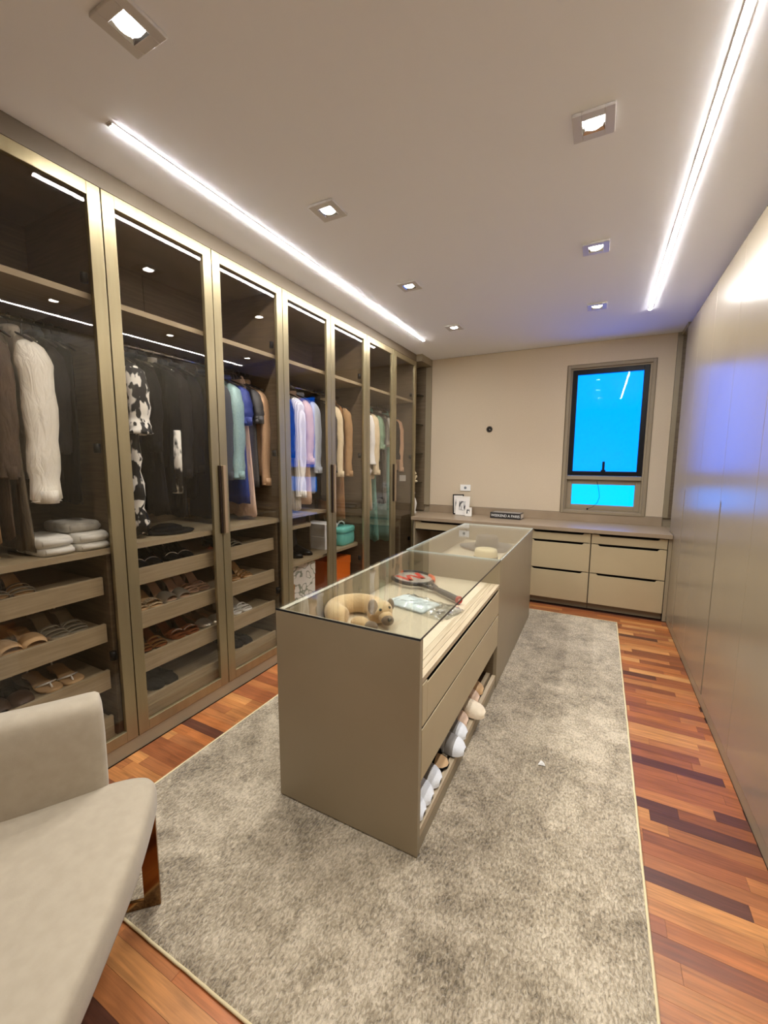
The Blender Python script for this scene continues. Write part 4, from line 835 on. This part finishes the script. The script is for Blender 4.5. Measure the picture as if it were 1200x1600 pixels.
# ------------------------------------------------------------------ shoes
def sole_w(t): return (.028+.012*math.sin(min(1,t/.25)*PI/2)*0 + (.000 if t < .1 else 0)) if False else (.022+.010*min(1,t*8) if t < .12 else (.032-.006*math.sin((t-.12)/.38*PI) if t < .5 else (.032+.011*math.sin((t-.5)/.3*PI/2) if t < .8 else .043*math.sqrt(max(.03,1-((t-.8)/.205)**2)))))
def shoe(name, label, loc, kind, sole_m, up_m, H=.0, L=.235, group=None, rz=0, side=1, extra=None, foot_m=None):
    def hz(t): return H if t < .16 else (H*(.5+.5*math.cos((t-.16)/.46*PI)) if t < .62 else 0)
    N = 16; rings = []; th = .007 if kind != 'slipper' else .018
    for i in range(N+1):
        t = i/N; w = sole_w(t); z = hz(t)+.002; x = L*t; s = side*.006*math.sin(t*PI)
        rings.append([(x, -w+s, z+th), (x, w+s, z+th), (x, w*.96+s, z), (x, -w*.96+s, z)])
    root = obj(name, MB().loft(rings), sole_m, smooth=False, local=True); root.location = loc; root.rotation_euler = (0,0,rz); tag(root, label, 'shoe', group)
    ins = [[(L*(i/N)*.985+.002, -sole_w(i/N)*.9+side*.006*math.sin(i/N*PI), hz(i/N)+.0025+th), (L*(i/N)*.985+.002, sole_w(i/N)*.9+side*.006*math.sin(i/N*PI), hz(i/N)+.0025+th)] for i in range(N+1)]
    obj('insole', MB().loft(ins, closed=False), foot_m or sole_m, root, local=True)
    if H > .015: obj('heel', MB().lathe([(.007 if H > .05 else .02,-.002),(.008 if H > .05 else .021,H*.4),(.016 if H > .05 else .024,H*.85),(.021,H+.002)], 12, (.024,0,.002)), up_m if kind == 'pump' else sole_m, root, smooth=True, local=True)
    def band(t0, t1, h, m=up_m, nm='strap', n=9):
        rs = []
        for k in range(n):
            a = PI*k/(n-1); w0, w1 = sole_w(t0)+.002, sole_w(t1)+.002; c, s = math.cos(a), math.sin(a)**.7 if math.sin(a) > 0 else 0
            rs.append([(L*t0, w0*c+side*.006*math.sin(t0*PI), hz(t0)+.004+h*s), (L*t1, w1*c+side*.006*math.sin(t1*PI), hz(t1)+.004+h*.9*s)])
        q = [[(a[0],a[1],a[2]+.0022) for a in r][::-1] for r in rs]
        b = MB().loft([r+p for r, p in zip(rs, q)]); return obj(nm, b, m, root, smooth=False, local=True)
    def dome(t0, t1, h, m=up_m, nm='upper', n=7, tb=None):
        tb = t0 if tb is None else tb
        rs = []
        for i in range(n):
            t = t0+(t1-t0)*i/(n-1); w = sole_w(min(t,.997))+.002; hh = h*(1-.62*((t-tb)/(1.0-tb))**1.9)
            if t > .97: hh *= .75
            if kind == 'slipper': w = w*1.05+.003
            tx = t*1.015 if kind == 'slipper' else t
            rs.append([(L*tx, w*math.cos(PI*k/10)+side*.006*math.sin(t*PI), hz(t)+.004+hh*math.sin(PI*k/10)**.75 if 0 < k < 10 else hz(t)+.003) for k in range(11)])
        return obj(nm, MB().loft(rs, closed=False), m, root, smooth=True, local=True)
    def ankle(z, r=.03, m=up_m):
        p = [(.022+r*1.1*math.cos(2*PI*k/16)+.012, r*math.sin(2*PI*k/16), hz(0)+z+.012*math.cos(2*PI*k/16)) for k in range(16)]
        obj('ankle_strap', MB().tube(p, .0032, 6, closed=True), m, root, smooth=True, local=True)
        obj('heel_strap', MB().tube([(.004,0,hz(0)+.008),(-.004,0,hz(0)+z*.5),(-.002,0,hz(0)+z-.004)], .004, 6, flat=.6), m, root, local=True)
    if kind == 'strappy': band(.74,.80,.026); band(.86,.91,.018); band(.60,.64,.036); ankle(.075)
    elif kind == 'mule': dome(.62,.93,.045); 
    elif kind == 'sandal': band(.66,.80,.034); band(.86,.93,.018)
    elif kind == 'thong':
        obj('strap', MB().tube([(L*.84,0,hz(.8)+.008),(L*.76,0,hz(.7)+.026),(L*.62,sole_w(.62),hz(.6)+.012)], .004, 6), up_m, root, local=True, smooth=True)
        obj('strap', MB().tube([(L*.76,0,hz(.7)+.026),(L*.62,-sole_w(.62),hz(.6)+.012)], .004, 6), up_m, root, local=True, smooth=True)
        ankle(.06, .032)
    elif kind in ('pump', 'flat'):
        dome(.66,1.0,.036); 
        bk_ = []
        for i in range(9):
            a = PI*.5+PI*i/8; bk_.append(a)
        rs = []
        for (t, s_) in [(.66,1),(.45,1),(.25,1),(.08,1),(.0,.55),(-.012,0),(.0,-.55),(.08,-1),(.25,-1),(.45,-1),(.66,-1)]:
            tt = max(t, 0); w = sole_w(tt)*s_; hh = .030+(.022 if tt < .1 else 0)
            rs.append([(L*t, w+side*.006*math.sin(tt*PI), hz(tt)+.004), (L*t, w*1.02+side*.006*math.sin(tt*PI), hz(tt)+hh)])
        obj('quarter', MB().loft(rs, closed=False), up_m, root, smooth=True, local=True)
    elif kind == 'slipper':
        dome(.66,.83,.064, extra or up_m, 'band', tb=.48); dome(.825,1.0,.0655, up_m, 'toe_cap', tb=.48); dome(.48,.665,.0655, up_m, 'vamp', tb=.48)
    elif kind == 'slide': band(.52,.80,.05)
    if extra and kind in ('pump', 'sandal', 'strappy'):
        st_ = MB(); R = random.Random(len(label))
        for k in range(12): a = PI*(.2+.6*k/11); st_.ball((L*.77, sole_w(.77)*math.cos(a), hz(.77)+.008+.032*math.sin(a)), .0042, seg=6, rings=4)
        q = obj('crystals', st_, extra, root, local=True); q['kind'] = 'stuff'
    return root
def pair(name, desc, ys, tray, kind, sm, um, H, group, x=-2.245, fm=None, extra=None, dx=(0,.012), names=('left','right')):
    for i, y in enumerate(ys):
        shoe(name, names[i]+' shoe of the '+desc, (x+dx[i], y, TRAYZ[tray]), kind, sm, um, H, group=group, side=1 if i else -1, foot_m=fm, extra=extra, rz=.04*(1-2*i))
TANL = mat('tan_leather', (196,158,112), .5); TANI = mat('tan_insole', (210,172,126), .55); SILV = mat('silver_leather', (206,198,180), .28, metal=.7); GOLD = mat('gold_leather', (208,160,100), .28, metal=.7); DKB = mat('dark_brown_leather', (70,48,34), .4); BRL = mat('brown_leather', (136,78,42), .4)
WLEA = mat('white_leather', (238,234,224), .45); LEO = pattern('leopard_leather', ((30,22,16),(222,198,158)), 55, 'voronoi', .5, (1,1,1), (.35,.45)); CRY = mat('crystal', (240,240,245), .08, metal=.9); NUDE = mat('nude_leather', (206,168,138), .4)
pair('strappy_sandal', 'dark strappy sandals on the top tray of the nearest wardrobe', (.685,.775), 0, 'strappy', DKB, SILV, .055, 'shoes on trays', fm=TANI)
pair('leather_mule', 'square tan sandals on the second tray of the nearest wardrobe', (.70,.79), 1, 'mule', TANL, TANI, .03, 'shoes on trays', x=-2.225)
pair('heeled_sandal', 'pale silver heeled sandals on the second tray of the nearest wardrobe', (.875,.955), 1, 'strappy', SILV, SILV, .06, 'shoes on trays')
pair('thong_sandal', 'tan thong sandals with white laces on the third tray', (.835,.925), 2, 'thong', TANL, WLEA, .02, 'shoes on trays', fm=TANI)
pair('dark_flat', 'dark flat shoes on the third tray behind the armchair', (.655,.735), 2, 'flat', BLK, DKB, .0, 'shoes on trays')
pair('black_pump', 'black crystal pumps at the left of the top tray, second wardrobe', (1.25,1.335), 0, 'pump', BLK, BLK, .06, 'shoes on trays', extra=CRY)
pair('black_pump', 'black crystal pumps at the middle of the top tray, second wardrobe', (1.44,1.525), 0, 'pump', BLK, BLK, .06, 'shoes on trays', extra=CRY)
pair('clear_sandal', 'dark sandals with pale ankle loops right of the long door handle', (1.80,1.885), 0, 'strappy', BLK, SILV, .04, 'shoes on trays')
pair('leopard_sandal', 'leopard print sandals on the second tray, second wardrobe', (1.235,1.32), 1, 'sandal', TANL, LEO, .05, 'shoes on trays', fm=TANI)
pair('peep_toe_shoe', 'shiny silver peep-toe heels on the second tray, second wardrobe', (1.405,1.49), 1, 'mule', SILV, SILV, .075, 'shoes on trays', fm=NUDE)
pair('nude_heel', 'nude slingback heels on the second tray beside the silver heels', (1.575,1.65), 1, 'strappy', NUDE, NUDE, .08, 'shoes on trays', x=-2.28)
pair('gold_sandal', 'gold bow sandals on the second tray right of the long handle', (1.86,1.965), 1, 'strappy', GOLD, GOLD, .07, 'shoes on trays', fm=TANI)
pair('strappy_sandal', 'gold strappy sandals on the third tray, second wardrobe', (1.25,1.335), 2, 'strappy', DKB, GOLD, .06, 'shoes on trays', fm=BRL)
pair('studded_sandal', 'brown studded sandals on the third tray, second wardrobe', (1.445,1.535), 2, 'sandal', BRL, BRL, .055, 'shoes on trays', extra=CRY, fm=BRL)
pair('silver_flat', 'silver white flats on the third tray behind the door stile', (1.63,1.71), 2, 'flat', SILV, SILV, .01, 'shoes on trays', fm=NUDE)
pair('white_sandal', 'white strappy sandals on the third tray right of the handle', (1.86,1.95), 2, 'strappy', WLEA, WLEA, .05, 'shoes on trays')
pair('black_flat', 'black flats on the lowest tray of the second wardrobe', (1.30,1.385), 3, 'flat', BLK, BLK, .0, 'shoes on trays')
pair('grey_flat', 'dark grey flats on the lowest tray right of the handle', (1.86,1.945), 3, 'flat', BLK2, BLK2, .0, 'shoes on trays')
# slippers in the island rack
GREYF = mat('grey_felt_slipper', (146,142,136), .95); WFL = mat('white_terry', (232,234,236), .95, bump=.2, bscale=200); PINKF = mat('pink_terry', (226,196,170), .95); CRQ = mat('cream_quilt', (238,222,194), .9, bump=.6, bscale=40)
sl = [(1.295, 'white slipper nearest the island front corner', 'slipper', WFL, WFL, 0), (1.375, 'second white slipper from the island front corner', 'slipper', WFL, WFL, 0), (1.47, 'small grey and white slipper in the island rack', 'slipper', WFL, GREYF, 0), (1.575, 'black slide with tan insole in the island rack', 'slide', BLK, BLK, .0),
      (1.69, 'largest grey and white slipper sticking out of the rack', 'slipper', WFL, GREYF, .035), (1.80, 'blue-grey and white slipper beside the largest slipper', 'slipper', WFL, GREYF, .012), (1.895, 'small pink slipper between white and cream slippers', 'slipper', PINKF, GREYF, -.01),
      (2.00, 'cream quilted slipper sticking out of the island rack', 'slipper', CRQ, CRQ, .05), (2.12, 'pink-tan slipper near the far end of the rack', 'slipper', PINKF, NUDE, -.012), (2.215, 'tan slipper at the far end of the island rack', 'slipper', TANI, TANL, -.012)]
for y, lab, kind, m, e, dx in sl:
    s_ = shoe('slipper' if kind == 'slipper' else 'slide_sandal', lab, (-.742+dx, y, .1045), kind, BLK if kind == 'slide' else mat('slipper_sole', (84,78,72), .9), m, 0, L=.245, group='slippers in the island rack', extra=e if kind == 'slipper' else None, foot_m=TANI if kind == 'slide' else None)
    s_.scale = (1, 1.12, 1)
